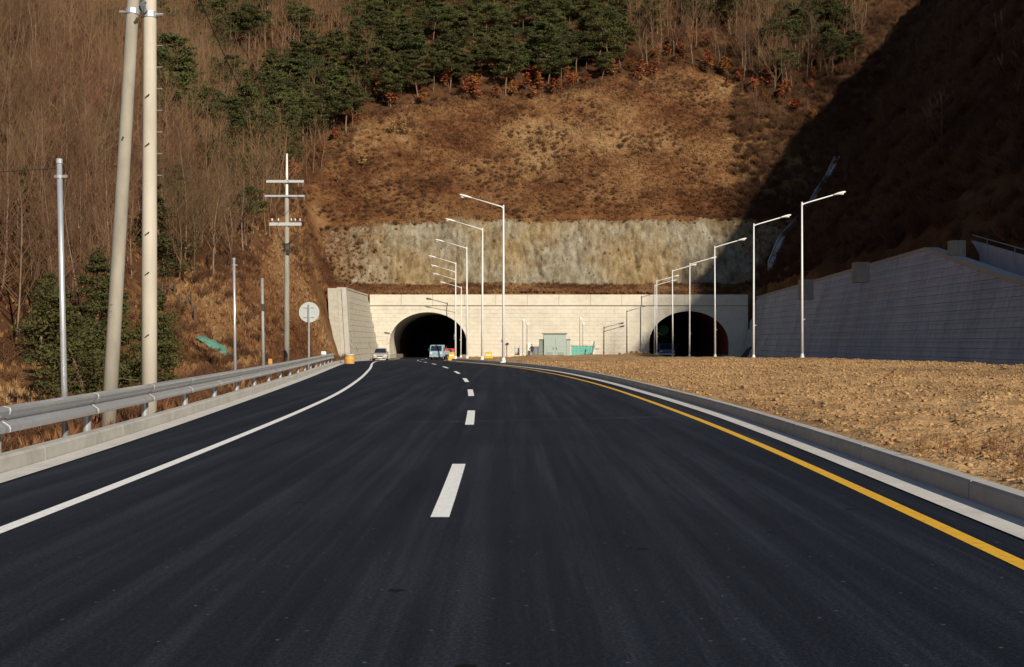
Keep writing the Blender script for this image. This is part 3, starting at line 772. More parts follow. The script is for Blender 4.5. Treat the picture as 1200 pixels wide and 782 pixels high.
# stepped drain channel running down the gully between the hills
dc = empty('drain_channel', (0, 0, 0), label='narrow concrete drain channel running down the shaded gully', cat='drain channel')
dp = [(39, 180), (41, 183), (43, 186.5), (45, 189.6), (46.5, 191.5), (48.5, 194), (50.5, 196.5), (52.7, 199.2), (55.0, 202.0)]
for (xa, ya), (xb, yb) in zip(dp[:-1], dp[1:]):
    za, zb = [max(float(terrain(q_ + o_, r_)) for o_ in (-.8, 0, .8)) - .25 for q_, r_ in ((xa, ya), (xb, yb))]
    d = Vector((xb - xa, yb - ya, zb - za)); s_ = Vector((d.y, -d.x, 0)).normalized() * .5
    V = []
    for p in (Vector((xa, ya, za)), Vector((xb, yb, zb))):
        V += [p - s_ + Vector((0, 0, .9)), p - s_ * .65 + Vector((0, 0, .9)), p - s_ * .65 + Vector((0, 0, .45)), p + s_ * .65 + Vector((0, 0, .45)), p + s_ * .65 + Vector((0, 0, .9)), p + s_ + Vector((0, 0, .9)), p + s_ - Vector((0, 0, .6)), p - s_ - Vector((0, 0, .6))]
    MB().add(V, [(i, (i + 1) % 8, 8 + (i + 1) % 8, 8 + i) for i in range(8)] + [(0, 1, 2, 7), (2, 3, 6, 7), (3, 4, 5, 6)]).build('channel_section', M['kerb'], dc)

# ------------------------------------------------------------------ vegetation templates
def ribbon(mb_v, mb_f, a, b, ra, rb):
    """thin three-sided twig from a to b"""
    a = Vector(a); b = Vector(b); t = (b - a).normalized()
    u = t.orthogonal().normalized(); w = t.cross(u); i0 = len(mb_v)
    for p, r in ((a, ra), (b, rb)):
        for k in range(3):
            an = 2.094 * k; mb_v.append(tuple(p + r * (math.cos(an) * u + math.sin(an) * w)))
    for k in range(3):
        k2 = (k + 1) % 3
        mb_f.append((i0 + k, i0 + k2, i0 + 3 + k2)); mb_f.append((i0 + k, i0 + 3 + k2, i0 + 3 + k))
def bare_tree(seed, H=8.0, nb=16, nt=7, spread=1.0, thick=.075, lean=.05):
    r = random.Random(seed); tv, tf, cv, cf = [], [], [], []
    pts = [Vector((0, 0, -.6))]; d = Vector((r.gauss(0, lean), r.gauss(0, lean), 1))
    for i in range(1, 7):
        d = (d + Vector((r.gauss(0, .07), r.gauss(0, .07), .1))).normalized(); pts.append(pts[-1] + d * (H + .6) / 6)
    rad = [thick * (1 - .15 * i) for i in range(7)]
    for i in range(6): ribbon(tv, tf, pts[i], pts[i + 1], rad[i], rad[i + 1])
    for b in range(nb):
        t = .25 + .72 * (b + r.random()) / nb; f = t * 6; i = min(int(f), 5); p = pts[i].lerp(pts[i + 1], f - i)
        an = r.random() * 6.283; L = H * (.34 * (1.15 - t) + .08) * r.uniform(.7, 1.3) * spread
        up = r.uniform(.8, 1.8)
        bd = Vector((math.cos(an), math.sin(an), up)).normalized(); q = p + bd * L * .5
        bd2 = (bd + Vector((r.gauss(0, .2), r.gauss(0, .2), .35))).normalized(); e = q + bd2 * L * .5
        br = thick * .36 * (1.2 - t)
        ribbon(cv, cf, p, q, br, br * .7); ribbon(cv, cf, q, e, br * .7, br * .25)
        for k in range(nt):
            s_ = r.uniform(.25, 1.0); base = p.lerp(q, s_ * 2) if s_ < .5 else q.lerp(e, s_ * 2 - 1)
            an2 = r.random() * 6.283
            td = (bd2 + .8 * Vector((math.cos(an2), math.sin(an2), r.uniform(-.1, .9)))).normalized()
            m_ = base + td * L * r.uniform(.22, .42)
            ribbon(cv, cf, base, m_, br * .42, br * .16)
            if r.random() < .6:
                td2 = (td + Vector((r.gauss(0, .5), r.gauss(0, .5), .4))).normalized()
                ribbon(cv, cf, base.lerp(m_, .5), base.lerp(m_, .5) + td2 * L * .2, br * .3, br * .12)
    return (np.array(tv), np.array(tf)), (np.array(cv), np.array(cf))
def leaves(r, c, rad, n, size, flat_=.5, up=.5):
    """n small leaf triangles in an ellipsoid"""
    d = r.normal(size=(n, 3)); d /= np.linalg.norm(d, axis=1)[:, None]
    p = d * rad * (r.random((n, 1)) ** .45); p[:, 2] *= flat_; p += np.array(c)
    a = r.normal(size=(n, 3)); a[:, 2] = np.abs(a[:, 2]) * up; a /= np.linalg.norm(a, axis=1)[:, None]
    b = np.cross(a, r.normal(size=(n, 3))); b /= np.linalg.norm(b, axis=1)[:, None]
    s_ = size * r.uniform(.6, 1.4, (n, 1))
    V = np.stack([p - b * s_ * .30, p + b * s_ * .30, p + a * s_], 1).reshape(-1, 3)
    return V, np.arange(3 * n).reshape(-1, 3)
def pine(seed, H=9.0, n_layers=8, leaf=.25, per=100, low=.35, width=2.3, fl=.26):
    r = random.Random(seed); rn = np.random.default_rng(seed); tm = MB()
    pts = [Vector((0, 0, -.6))]; d = Vector((r.gauss(0, .08), r.gauss(0, .08), 1))
    for i in range(1, 8):
        d = (d + Vector((r.gauss(0, .10), r.gauss(0, .10), .15))).normalized(); pts.append(pts[-1] + d * (H + .6) / 7.4)
    tm.tube(pts, [.15 * H / 9 * (1 - .11 * i) for i in range(8)], 6)
    CV, CF, b = [], [], 0
    for l in range(n_layers):
        t = low + (1 - low) * (l + .5 * r.random()) / n_layers; f = min(t * 7, 6.99); i = int(f); p = pts[i].lerp(pts[i + 1], f - i)
        tt = (t - low) / (1 - low); reach = width * ((1 - tt ** 1.6 * .78) if low < .3 else (.62 + .38 * math.sin(2.6 * tt + .3)) * (1 - .55 * tt ** 3)) * H / 9
        nb = r.randint(3, 5); a0 = r.random() * 6.283
        for k in range(nb):
            an = a0 + 6.283 * k / nb + r.gauss(0, .35); L = reach * r.uniform(.55, 1.15)
            e = p + Vector((math.cos(an) * L, math.sin(an) * L, L * r.uniform(-.02, .35)))
            tm.tube([p, p.lerp(e, .5) + Vector((0, 0, -.03 * L)), e], [.045 * H / 9, .03 * H / 9, .012], 3, cap=False)
            for s_ in (.55, .95):
                c = p.lerp(e, s_); v_, f_ = leaves(rn, c, (.26 + .32 * L) * r.uniform(.75, 1.15), int(per * r.uniform(.6, 1.2)), leaf, flat_=fl, up=.8)
                CV.append(v_); CF.append(f_ + b); b += len(v_)
    v_, f_ = leaves(rn, pts[-1], .55 * H / 9, per, leaf, .7, .9); CV.append(v_); CF.append(f_ + b)
    return tm, (np.concatenate(CV), np.concatenate(CF))

def make_tree(trunk, crown, tmat, cmat, name, smooth=False):
    root = bpy.data.objects.new(name, None)
    if isinstance(trunk, MB):
        t = trunk.build('trunk', tmat); COL.objects.unlink(t)
    else:
        t = np_mesh('trunk', trunk[0], trunk[1], tmat); COL.objects.unlink(t)
    c = np_mesh('crown', crown[0], crown[1], cmat); COL.objects.unlink(c)
    return t.data, c.data
def place_tree(name, datas, x, y, z, s, sz, label, cat, group, rz=None):
    o = empty(name, (x, y, z), random.random() * 6.283 if rz is None else rz, label, cat, group)
    o.scale = (s, s, sz)
    for nm, d in zip(('trunk', 'crown'), datas):
        link_mesh(nm, d, o)
    return o

BARE = [bare_tree(100 + i, 8.0, 19 + i % 4, 11, 1.05 + .14 * (i % 3), .085 + .014 * (i % 3)) for i in range(7)]
BARE_D = [make_tree(t, c, M['bark_pale'] if i % 3 == 0 else M['bark'], M['twig'], 'bare_tree') for i, (t, c) in enumerate(BARE)]
PINE = [pine(200 + i, 9.0, 8 + i % 3, low=.42 + .05 * (i % 3), width=2.6 + .3 * (i % 2)) for i in range(6)]
PINE_D = [make_tree(t, c, M['pinebark'], M['needle'], 'pine_tree') for t, c in PINE]
PINEN = [pine(300 + i, 7.0, 10, leaf=.17, per=105, low=.10, width=2.3, fl=.5) for i in range(4)]
PINEN_D = [make_tree(t, c, M['pinebark'], M['needle_near'], 'pine_tree') for t, c in PINEN]
def sapling(seed, H=3.2, n=330, leaf=.34):
    (tv, tf), (cv, cf) = bare_tree(seed, H, 10, 3, 1.3, .05)
    rn = np.random.default_rng(seed); ends = cv.reshape(-1, 6, 3)[:, 3]
    pick = ends[rn.integers(0, len(ends), n)]
    V, Fc = [], []
    for i, p in enumerate(pick):
        v_, f_ = leaves(rn, p, .15, 2, leaf, .8, .3); V.append(v_); Fc.append(f_ + 6 * i)
    tv2 = np.concatenate([tv, cv]); tf2 = np.concatenate([tf, cf + len(tv)])
    return (tv2, tf2), (np.concatenate(V), np.concatenate(Fc))
SAP = [sapling(400 + i, 3.0 + .4 * (i % 3)) for i in range(5)]
SAPR_D = [make_tree(t, c, M['bark'], M['rustleaf'], 'rusty_sapling') for t, c in SAP]
SAPT_D = [make_tree(t, c, M['bark_pale'], M['tanleaf'], 'tan_sapling') for t, c in SAP]

def in_poly(px, py, poly):
    px = np.asarray(px); py = np.asarray(py); c = np.zeros(px.shape, bool); n = len(poly)
    for i in range(n):
        x1, y1 = poly[i]; x2, y2 = poly[(i + 1) % n]
        c ^= ((y1 > py) != (y2 > py)) & (px < (x2 - x1) * (py - y1) / (y2 - y1 + 1e-9) + x1)
    return c
def samples(n, x0, x1, y0, y1, mind=None):
    x = rng.uniform(x0, x1, n); y = rng.uniform(y0, y1, n)
    if mind:
        keep = []; cell = {}
        for i in range(n):
            k = (int(x[i] // mind), int(y[i] // mind)); ok = True
            for a in (-1, 0, 1):
                for b in (-1, 0, 1):
                    for j in cell.get((k[0] + a, k[1] + b), ()):
                        if (x[i] - x[j]) ** 2 + (y[i] - y[j]) ** 2 < mind * mind: ok = False
            if ok: keep.append(i); cell.setdefault(k, []).append(i)
        x, y = x[keep], y[keep]
    z = terrain(x, y); px, py = proj(x, y, z)
    return x, y, z, px, py

# regions of the slope that carry each kind of growth (picture coordinates of the foot of each plant)
PINE_BAND = [(255, 222), (335, 212), (390, 172), (430, 138), (520, 124), (620, 114), (700, 104), (735, 78), (735, -90), (440, -90), (420, 40), (350, 90), (270, 130)]
PINE_R = [(885, 108), (960, 118), (1010, 60), (1040, -60), (870, -60), (880, 40)]
PINE_TL = [(190, 95), (335, 60), (330, -60), (190, -60)]
BARE_L = [(-110, 470), (60, 420), (150, 345), (225, 330), (300, 320), (340, 235), (400, 180), (440, 110), (440, -140), (-110, -140)]
BARE_T = [(640, 95), (735, 88), (800, 76), (880, 100), (920, 118), (1010, 90), (1010, -120), (600, -120)]
def litter_zone(px, py):
    m = np.zeros(np.shape(px))
    for p in (PINE_BAND, PINE_R, BARE_L, BARE_T): m = np.maximum(m, in_poly(px, py, p) * 1.0)
    return m
GRASS_C = [(330, 335), (335, 215), (385, 170), (430, 128), (520, 114), (700, 96), (800, 70), (890, 110), (960, 130), (1010, 190), (960, 340)]

# fallen leaves under the wood, plus shade painted over the right hill
hv = GX.ravel(), np.maximum(GY.ravel(), 1), GZ.ravel()
hpx, hpy = proj(*hv)
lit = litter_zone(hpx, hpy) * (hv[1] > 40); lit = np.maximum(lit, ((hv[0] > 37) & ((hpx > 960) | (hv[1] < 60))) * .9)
la = hill_obj.data.attributes.new('litter_shade', 'FLOAT', 'POINT'); la.data.foreach_set('value', lit.astype(np.float32))
# pines on the hill
x, y, z, px, py = samples(4200, -75, 75, 130, 300, 2.7)
m1 = in_poly(px, py, PINE_BAND) & (fbm(x / 9, y / 9, 171, 2) > -.44); m2 = in_poly(px, py, PINE_R) & (rng.random(len(x)) < .7); m3 = in_poly(px, py, PINE_TL) & (rng.random(len(x)) < .55)
mix = in_poly(px, py, BARE_T) & (rng.random(len(x)) < np.where(py < 32, .62, .25)) & (py < 66)
scat = in_poly(px, py, BARE_L) & (px > 120) & (rng.random(len(x)) < .13)
sel = np.where(m1 | m2 | m3 | mix | scat)[0]
order = sel[np.argsort(y[sel] - 45 * (mix | m2 | m3)[sel])]; sel, pine_rest = order[:298], order[298:]
for i in sel:
    band = bool(m1[i])
    s_ = random.uniform(.65, 1.25)
    side = 'left' if px[i] < 430 else ('middle' if px[i] < 580 else 'right')
    tier = 'lowest row' if y[i] < 226 + (px[i] < 430) * -30 else ('middle rows' if y[i] < 245 else 'top rows')
    lab = f'dark green pine in the {tier} of the {side} stretch of the pine belt' if band else ('dark pine in the trees at the edge of the hill shadow, upper right' if m2[i] else ('lone dark pine among the bare trees at the upper left' if px[i] < 430 else 'lone dark pine among the bare trees above the cut slope'))
    grp = f'pines, {tier}, {side} of the belt' if band else ('pines at the shadow edge' if m2[i] else ('pines scattered in the left wood' if px[i] < 430 else 'pines scattered in the upper wood'))
    place_tree('pine_tree', PINE_D[random.randrange(6)], x[i], y[i], z[i] - .1, s_, s_ * random.uniform(.85, 1.1), lab, 'pine tree', grp)
pine_xy = np.stack([x[sel], y[sel]], 1)
if len(pine_rest):
    PT = []
    for t_, (cv_, cf_) in PINE[:3]:
        tv_, tf_ = np.array(t_.v), np.array([q for f_ in t_.f for q in ([(f_[0], f_[i_], f_[i_ + 1]) for i_ in range(1, len(f_) - 1)])])
        PT.append((np.concatenate([tv_, cv_[:3 * 3000]]), np.concatenate([tf_, cf_[:3000] + len(tv_)])))
    tag(scatter('pine_wood', PT, np.stack([x[pine_rest], y[pine_rest], z[pine_rest] - .1], 1), rng.uniform(.7, 1.2, (len(pine_rest), 1)), M['needle']), 'farthest dark pines massed along the top of the hill', 'pine wood', kind='stuff')
print('pine rest', len(pine_rest))

# near pines on the left behind the guardrail
NEARP = [(72, 62, .9, 'young olive pine behind the guardrail, just right of the far left steel post'), (98, 55, .92, 'bushy olive pine between the far left steel post and the leaning pole'), (128, 64, 1.0, 'bushy olive pine whose crown shows behind the leaning pole'),
         (152, 58, .85, 'bushy olive pine seen between the leaning pole and the straight pole'), (178, 70, .95, 'olive pine mostly hidden behind the straight concrete pole'), (50, 72, .95, 'loose olive pine left of the far left steel post'),
         (112, 78, 1.1, 'tall olive pine in the back of the clump behind the concrete poles'), (196, 104, 1.35, 'dark pine on the slope just right of the straight concrete pole'), (22, 88, .8, 'small olive pine in the brush at the left edge'), (206, 118, 1.2, 'dark pine higher on the slope, right of the straight concrete pole')]
for i, (ppx, yy_, s_, lb) in enumerate(NEARP):
    xx = (ppx - 600) * yy_ / F
    place_tree('pine_tree', PINEN_D[i % 4], xx, yy_, float(terrain(xx, yy_)) - .2, s_, s_, lb, 'pine tree', 'young pines behind the guardrail')

# bare trees: left hillside wood and the wood above the cut slope
x, y, z, px, py = samples(15000, -120, 80, 62, 300, 1.45)
mL = in_poly(px, py, BARE_L); mT = in_poly(px, py, BARE_T) & (rng.random(len(x)) < .8)
inP = in_poly(px, py, PINE_BAND); mL &= ~(inP & (rng.random(len(x)) < .75)); mT &= ~inP
sel = np.where(mL | mT)[0]; sel = sel[np.argsort(y[sel])]
nearsel, farsel = sel[:300], sel[300:]
# keep some of the individually built ones for the tall trunks standing out above the cut slope
upper = [i for i in farsel if mT[i] and py[i] > 20][:40]
nearsel = list(nearsel[:300 - len(upper)]) + upper
farset = [i for i in sel if i not in set(nearsel)]
for i in nearsel:
    s_ = random.uniform(.7, 1.2) * (1.25 if mT[i] else 1)
    up_ = bool(mT[i])
    where_ = ('low ' if y[i] < 100 else 'higher up ') + ('at the left edge' if px[i] < 60 else ('behind the two concrete poles' if px[i] < 200 else 'near the utility pole'))
    place_tree('bare_tree', BARE_D[random.randrange(7)], x[i], y[i], z[i] - .1, s_, s_ * random.uniform(.85, 1.2),
               'leafless slender tree standing at the top of the grassy cut slope' if up_ else f'leafless slender brown tree {where_} in the left wood', 'bare tree',
               'bare trees above the cut slope' if up_ else f'bare trees, {where_} of the left wood')
farset = np.array(farset)
print('bare far', len(farset), 'pines', len(pine_xy))
FARB = []
for i in range(4):
    (tv, tf), (cv, cf) = bare_tree(500 + i, 8.0, 13, 6, 1.2, .10)
    FARB.append((np.concatenate([tv, cv]), np.concatenate([tf, cf + len(tv)])))
pos = np.stack([x[farset], y[farset], z[farset] - .1], 1)
sc2 = rng.uniform(.75, 1.35, (len(farset), 1)) * np.where(mT[farset], 1.2, 1.0)[:, None]; sc2 = np.concatenate([sc2, sc2 * rng.uniform(.85, 1.2, (len(farset), 1))], 1)
tag(scatter('bare_wood', FARB, pos, sc2, M['twig']), 'mass of leafless brown trees covering the upper hillside', 'bare wood', kind='stuff')

# rusty and tan saplings along the foot of the pine belt and on the slope
x, y, z, px, py = samples(5200, -60, 60, 120, 262, 1.5)
lower = in_poly(px, py, [(300, 250), (380, 190), (430, 140), (520, 125), (700, 112), (800, 84), (880, 120), (960, 150), (960, 95), (800, 45), (700, 80), (520, 96), (430, 108), (330, 190)])
nR = 0
for i in np.where(lower & (rng.random(len(x)) < .5))[0][:150]:
    s_ = random.uniform(.6, 1.35)
    place_tree('rusty_sapling', SAPR_D[random.randrange(5)], x[i], y[i], z[i] - .1, s_, s_ * .85, 'small tree with rust brown leaves along the foot of the pine belt', 'sapling', 'rusty saplings below the pines'); nR += 1
slope = in_poly(px, py, [(340, 250), (400, 180), (480, 140), (470, 250), (380, 255)])
for i in np.where(slope & (rng.random(len(x)) < .22))[0][:34]:
    s_ = random.uniform(.4, .8)
    place_tree('tan_sapling', SAPT_D[random.randrange(5)], x[i], y[i], z[i] - .1, s_, s_ * .9, 'small pale sapling with tan leaves on the left of the grassy cut slope', 'sapling', 'tan saplings on the cut slope')

# grass and brush as ground cover
def blade_tuft(seed, n=11, spread=.32):
    r = np.random.default_rng(seed); V = []; 
    for i in range(n):
        a = r.random() * 6.283; rr = spread * r.random(); b = np.array([math.cos(a) * rr, math.sin(a) * rr, -.05]); l = r.uniform(.45, 1.0)
        o_ = np.array([math.cos(a), math.sin(a), 0]) * r.uniform(.1, .6) * l; w = np.array([-math.sin(a), math.cos(a), 0]) * r.uniform(.05, .10)
        V += [b - w, b + w, b + o_ + np.array([0, 0, l])]
    return np.array(V), np.arange(3 * n).reshape(-1, 3)
TUFT = [blade_tuft(i) for i in range(6)]
def bush(seed, n=46):
    r = random.Random(seed); v, f = [], []
    for i in range(n):
        a = r.random() * 6.283; el = r.uniform(.5, 1.4); L = r.uniform(.4, 1.0)
        b = Vector((r.gauss(0, .12), r.gauss(0, .12), -.05)); e = b + Vector((math.cos(a) * math.cos(el), math.sin(a) * math.cos(el), math.sin(el))) * L
        ribbon(v, f, b, e, .022, .008)
        e2 = b.lerp(e, .5) + Vector((r.gauss(0, .22), r.gauss(0, .22), r.uniform(.1, .4)))
        ribbon(v, f, b.lerp(e, .5), e2, .014, .006)
    return np.array(v), np.array(f)
BUSH = [bush(i) for i in range(4)]
# grass on the cut slope
x, y, z, px, py = samples(70000, -50, 56, 174.5, 262)
k = in_poly(px, py, GRASS_C) & ((y > 190.5) | (y < 184)) | ((y < 183.5) & (px > 430) & (px < 880))
k &= ~((px > 975))
x, y, z = x[k], y[k], z[k]
dens = fbm(x / 5, y / 5, 130, 3)
s_ = (.38 + .36 * rng.random(len(x)) + .3 * np.clip(dens, -.4, .8)); s_ = np.clip(s_, .2, 1.1)
tag(scatter('dry_grass', TUFT, np.stack([x, y, z], 1), np.stack([s_, s_ * .62], 1), M['grass'], tilt=.2), 'dry tan grass covering the cut slope above the rock face', 'dry grass', kind='stuff')
kk = (rng.random(len(x)) < .16) & (fbm(x / 7, y / 7, 150, 3) > .05)
sb = rng.uniform(.3, .95, kk.sum())
tag(scatter('brown_brush', BUSH, np.stack([x[kk], y[kk], z[kk]], 1), sb, M['brush'], tilt=.1), 'low brown brush dotted over the grassy cut slope', 'brush', kind='stuff')
# tufts that hang on the rock face, thick at its left end, lip and foot
w_ = np.clip(RG - .08, 0, .5).ravel() ** 1.3 + .004; pick = rng.choice(w_.size, 3600, p=w_ / w_.sum())
sg = rng.uniform(.3, .8, len(pick))
tag(scatter('ledge_grass', TUFT, np.stack([RX.ravel()[pick], RY.ravel()[pick] - .05, RZ.ravel()[pick] - .1], 1), np.stack([sg, sg * .8], 1), M['grass'], tilt=.3), 'dry grass clinging to the ends and ledges of the rock cut', 'dry grass', kind='stuff')
pick = rng.choice(w_.size, 140, p=w_ / w_.sum())
tag(scatter('ledge_brush', BUSH, np.stack([RX.ravel()[pick], RY.ravel()[pick] - .05, RZ.ravel()[pick] - .1], 1), rng.uniform(.4, 1.1, len(pick)), M['brush'], tilt=.3), 'brown brush clinging to the ends and ledges of the rock cut', 'brush', kind='stuff')
# left verge and lower left slope
x, y, z, px, py = samples(70000, -75, -6.5, 9, 185)
d = (left_edge(y) - GUT - .2) - x
k = (px > -140) & (px < 420) & (d > .9) & (py < 640) & ~((x > -23.5) & (y > 138))
k &= (rng.random(len(x)) < np.clip(.1 + 14 / y, 0, 1)) | ((y > 68) & in_poly(px, py, [(170, 440), (180, 330), (300, 310), (350, 240), (420, 240), (420, 440)]))
x, y, z = x[k], y[k], z[k]
s_ = rng.uniform(.3, .8, len(x)) * np.interp(y, [10, 40, 120], [.55, .85, 1.2])
tag(scatter('verge_grass', TUFT, np.stack([x, y, z + .03], 1), np.stack([s_, s_ * .8], 1), M['grass'], tilt=.25), 'dry brown grass behind the guardrail and up the left slope', 'dry grass', kind='stuff')
x, y, z, px, py = samples(9000, -75, -7.5, 12, 185)
d = (left_edge(y) - GUT - .2) - x
k = (px > -140) & (px < 420) & (d > 1.3) & ~((x > -23.5) & (y > 138)) & ((fbm(x / 6, y / 6, 140, 3) > -.05) | (y < 45))
x, y, z = x[k], y[k], z[k]
tag(scatter('verge_brush', BUSH, np.stack([x, y, z], 1), rng.uniform(.5, 1.3, len(x)) * np.interp(y, [12, 40, 70], [.4, .7, 1.1]), M['brush'], tilt=.15), 'brown twiggy brush behind the guardrail and under the left wood', 'brush', kind='stuff')
# brush over the shaded right hill, and forest floor
x, y, z, px, py = samples(16000, 36, 112, 70, 290)
k = (px > 860) & (px < 1320) & (py > -120) & (x > WALL_X + BATTER * (wall_top(y) - WALL_Z) + 1.6)
x, y, z = x[k], y[k], z[k]
tag(scatter('shaded_brush', BUSH, np.stack([x, y, z], 1), rng.uniform(.7, 2.2, len(x)), M['brush'], tilt=.15), 'dark brush covering the shaded right hill above the retaining wall', 'brush', kind='stuff')
x, y, z, px, py = samples(2200, 38, 118, 0, 270, 3.0)
k = (x > 44) & (rng.random(len(x)) < .5)
pos = np.stack([x[k], y[k], z[k] - .1], 1)
tag(scatter('shaded_wood', FARB, pos, rng.uniform(.45, .85, (len(pos), 1)), M['twig']), 'leafless trees lost in shadow on the right hill', 'bare wood', kind='stuff')
yr = rng.uniform(-120, 190, 330); xr_ = rng.normal(0, 3.0, 330)  # trees added on the unseen crest to break up its shadow edge
ridge_x = np.array([xs[np.argmax(terrain(np.arange(60, 150, 1.0), np.full(90, q)))] if False else 60 + np.argmax(terrain(np.arange(60, 150, 1.0), np.full(90, q))) for q in yr])
xr_ = xr_ + ridge_x; zr_ = terrain(xr_, yr)
sr = rng.uniform(.4, 1.0, (330, 1)) * (1 + .9 * np.clip(2 * vnoise(yr / 9, yr * 0, 210), 0, 1))[:, None]
tag(scatter('shadow_edge_wood', FARB, np.stack([xr_, yr, zr_ - .1], 1), sr, M['twig']), 'leafless trees added along the unseen ridge to roughen the right hill shadow', 'bare wood', kind='stuff')
x, y, z, px, py = samples(12000, -110, 75, 150, 290)
k = in_poly(px, py, PINE_BAND) | in_poly(px, py, BARE_T) | in_poly(px, py, BARE_L)
x, y, z = x[k], y[k], z[k]
tag(scatter('forest_floor_brush', BUSH, np.stack([x, y, z], 1), rng.uniform(.6, 1.6, len(x)), M['brush'], tilt=.15), 'brown undergrowth on the floor of the hillside wood', 'brush', kind='stuff')

# dry weeds by the right kerb
def weed(seed):
    r = random.Random(seed); v, f = [], []
    for i in range(5):
        a = r.random() * 6.283; b = Vector((r.gauss(0, .04), r.gauss(0, .04), -.03)); e = b + Vector((math.cos(a) * .14, math.sin(a) * .14, r.uniform(.3, .62)))
        ribbon(v, f, b, e, .006, .003)
        for k in range(9):
            p = b.lerp(e, r.uniform(.35, 1)); ribbon(v, f, p, p + Vector((r.gauss(0, .07), r.gauss(0, .07), r.uniform(.0, .1))), .006, .003)
    return np.array(v), np.array(f)
wm = [weed(i) for i in range(4)]
stem_me, head_me = [], []
for i, (v, f) in enumerate(wm):
    o = np_mesh('stems', v, f, M['grass']); stem_me.append(o.data); bpy.data.objects.remove(o)
for i in range(46):
    yy_ = random.uniform(10.9, 15.5); xx = float(right_edge(yy_)) + GUT + .32 + random.random() ** 1.4 * 2.6
    o = empty('dry_weed', (xx, yy_, float(dirt_z(xx, yy_))), random.random() * 6, 'brown dried weed standing in the soil near the right kerb', 'weed', 'dry weeds beside the right kerb')
    s_ = random.uniform(.3, .8); o.scale = (s_, s_, s_)
    link_mesh('stems', stem_me[i % 4], o)

# ------------------------------------------------------------------ guardrail
gr = empty('guardrail', (0, 0, 0), label='galvanised double wave guardrail on posts along the left kerb', cat='guardrail')
rail_x = off(left_edge, -GUT - .27)
prof = [(.0, .0), (.075, .02), (.085, .055), (.075, .09), (.01, .135), (.0, .155), (.01, .175), (.075, .22), (.085, .255), (.075, .29), (.0, .31)]
prof = [(px * 1.1, pz * 1.16 - .02) for px, pz in prof]
POST0 = -.7; post_y = [POST0 + 4.0 * i for i in range(22)]
for q0, q1 in zip(post_y[:-1], post_y[1:]):
    ysn = np.linspace(q0 - .12, q1 + .0, 6); V = []
    for j, w in enumerate(ysn):
        x0 = float(rail_x(w)); z0 = float(road_z(w)) + .43
        lift = .006 if j == 0 else 0
        for th in (0, -.005):
            V += [(x0 + px + th + lift, w, z0 + pz) for px, pz in (prof if th == 0 else prof[::-1])]
    n = 2 * len(prof)
    Fc = [(j * n + i, j * n + (i + 1) % n, (j + 1) * n + (i + 1) % n, (j + 1) * n + i) for j in range(len(ysn) - 1) for i in range(n)]
    MB().add(V, Fc).build('rail_panel', M['steel'], gr, smooth=False)
for w in post_y:
    x0 = float(rail_x(w)); z0 = float(road_z(w))
    MB().tube([(x0 - .09, w, z0 - .25), (x0 - .09, w, z0 + .70)], .066, 12).build('post', M['steel'], gr, smooth=False)
    # pale splice strip that follows the wave
    V = []
    for dy in (-.06, -.015):
        V += [(x0 + px + .012, w + dy + .30 * (pz - .16) * (1 if pz > .16 else -1) * .5, z0 + .43 + pz) for px, pz in prof]
    n = len(prof)
    MB().add(V, [(i, i + 1, n + i + 1, n + i) for i in range(n - 1)]).build('splice_strip', M['white'], gr, recalc=False)
    MB().box((x0 - .03, w, z0 + .585), (.10, .10, .16)).build('bracket', M['steel_dull'], gr)
# end piece
w = post_y[-1]; x0 = float(rail_x(w)); z0 = float(road_z(w))
MB().tube([(x0 + .02, w + .02, z0 + .42), (x0 - .02, w + .12, z0 + .42)], .02, 6).build('end_bolt', M['steel'], gr)
mb = MB(); V = []
for a_ in np.linspace(0, math.pi, 7):
    for zz in (.43, .74): V.append((x0 - .12 + .14 * math.cos(a_), w + .02 + .16 * math.sin(a_), z0 + zz))
mb.add(V, [(2 * i, 2 * i + 1, 2 * i + 3, 2 * i + 2) for i in range(6)]).build('end_cap', M['white'], gr, recalc=False)
w = 43.5; MB().box((float(rail_x(w)) - .05, w, float(road_z(w)) + .86), (.14, .16, .2)).build('reflector', M['orange'], gr, bevel=.02)
w = 74; MB().box((float(rail_x(w)) - .05, w, float(road_z(w)) + .86), (.3, .3, .22)).build('reflector', M['white'], gr, bevel=.04)

# ------------------------------------------------------------------ poles on the left
def curved(pts): return [Vector(p) for p in pts]
# straight concrete pole
sp = empty('concrete_pole', (-8.2, 27, 0), label='pale straight concrete utility pole with step bolts, right of the leaning pole', cat='utility pole')
MB().tube([(0, 0, -.8), (0, 0, 3), (0, 0, 8), (0, 0, 13)], [.182, .170, .150, .13], 20, cap=True).build('shaft', M['pole_pale'], sp, smooth=True)
for i in range(7):
    z_ = 5.35 + i * .49
    MB().tube([(.12, 0, z_), (.29, 0, z_ + .005)], .011, 6).build('step_bolt', M['steel_dull'], sp)
for z_ in (1.7, 3.1, 4.0, 6.0, 7.1):
    MB().tube([(-.05, -.16, z_ - .02), (.05, -.19, z_ + .05)], .014, 5).build('eye_bolt', M['dark'], sp)
MB().tube([(0, 0, 8.92), (0, 0, 9.05)], .165, 16).build('steel_band', M['steel'], sp)
MB().tube([(.15, -.05, 8.98), (.32, -.07, 8.98)], .028, 6).build('clamp_bolt', M['steel'], sp)
MB().tube([(-.05, -.17, 9.0), (-.12, -.22, 9.12), (-.06, -.18, 9.24)], [.07, .10, .05], 8).build('clamp', M['bluegrey'], sp)
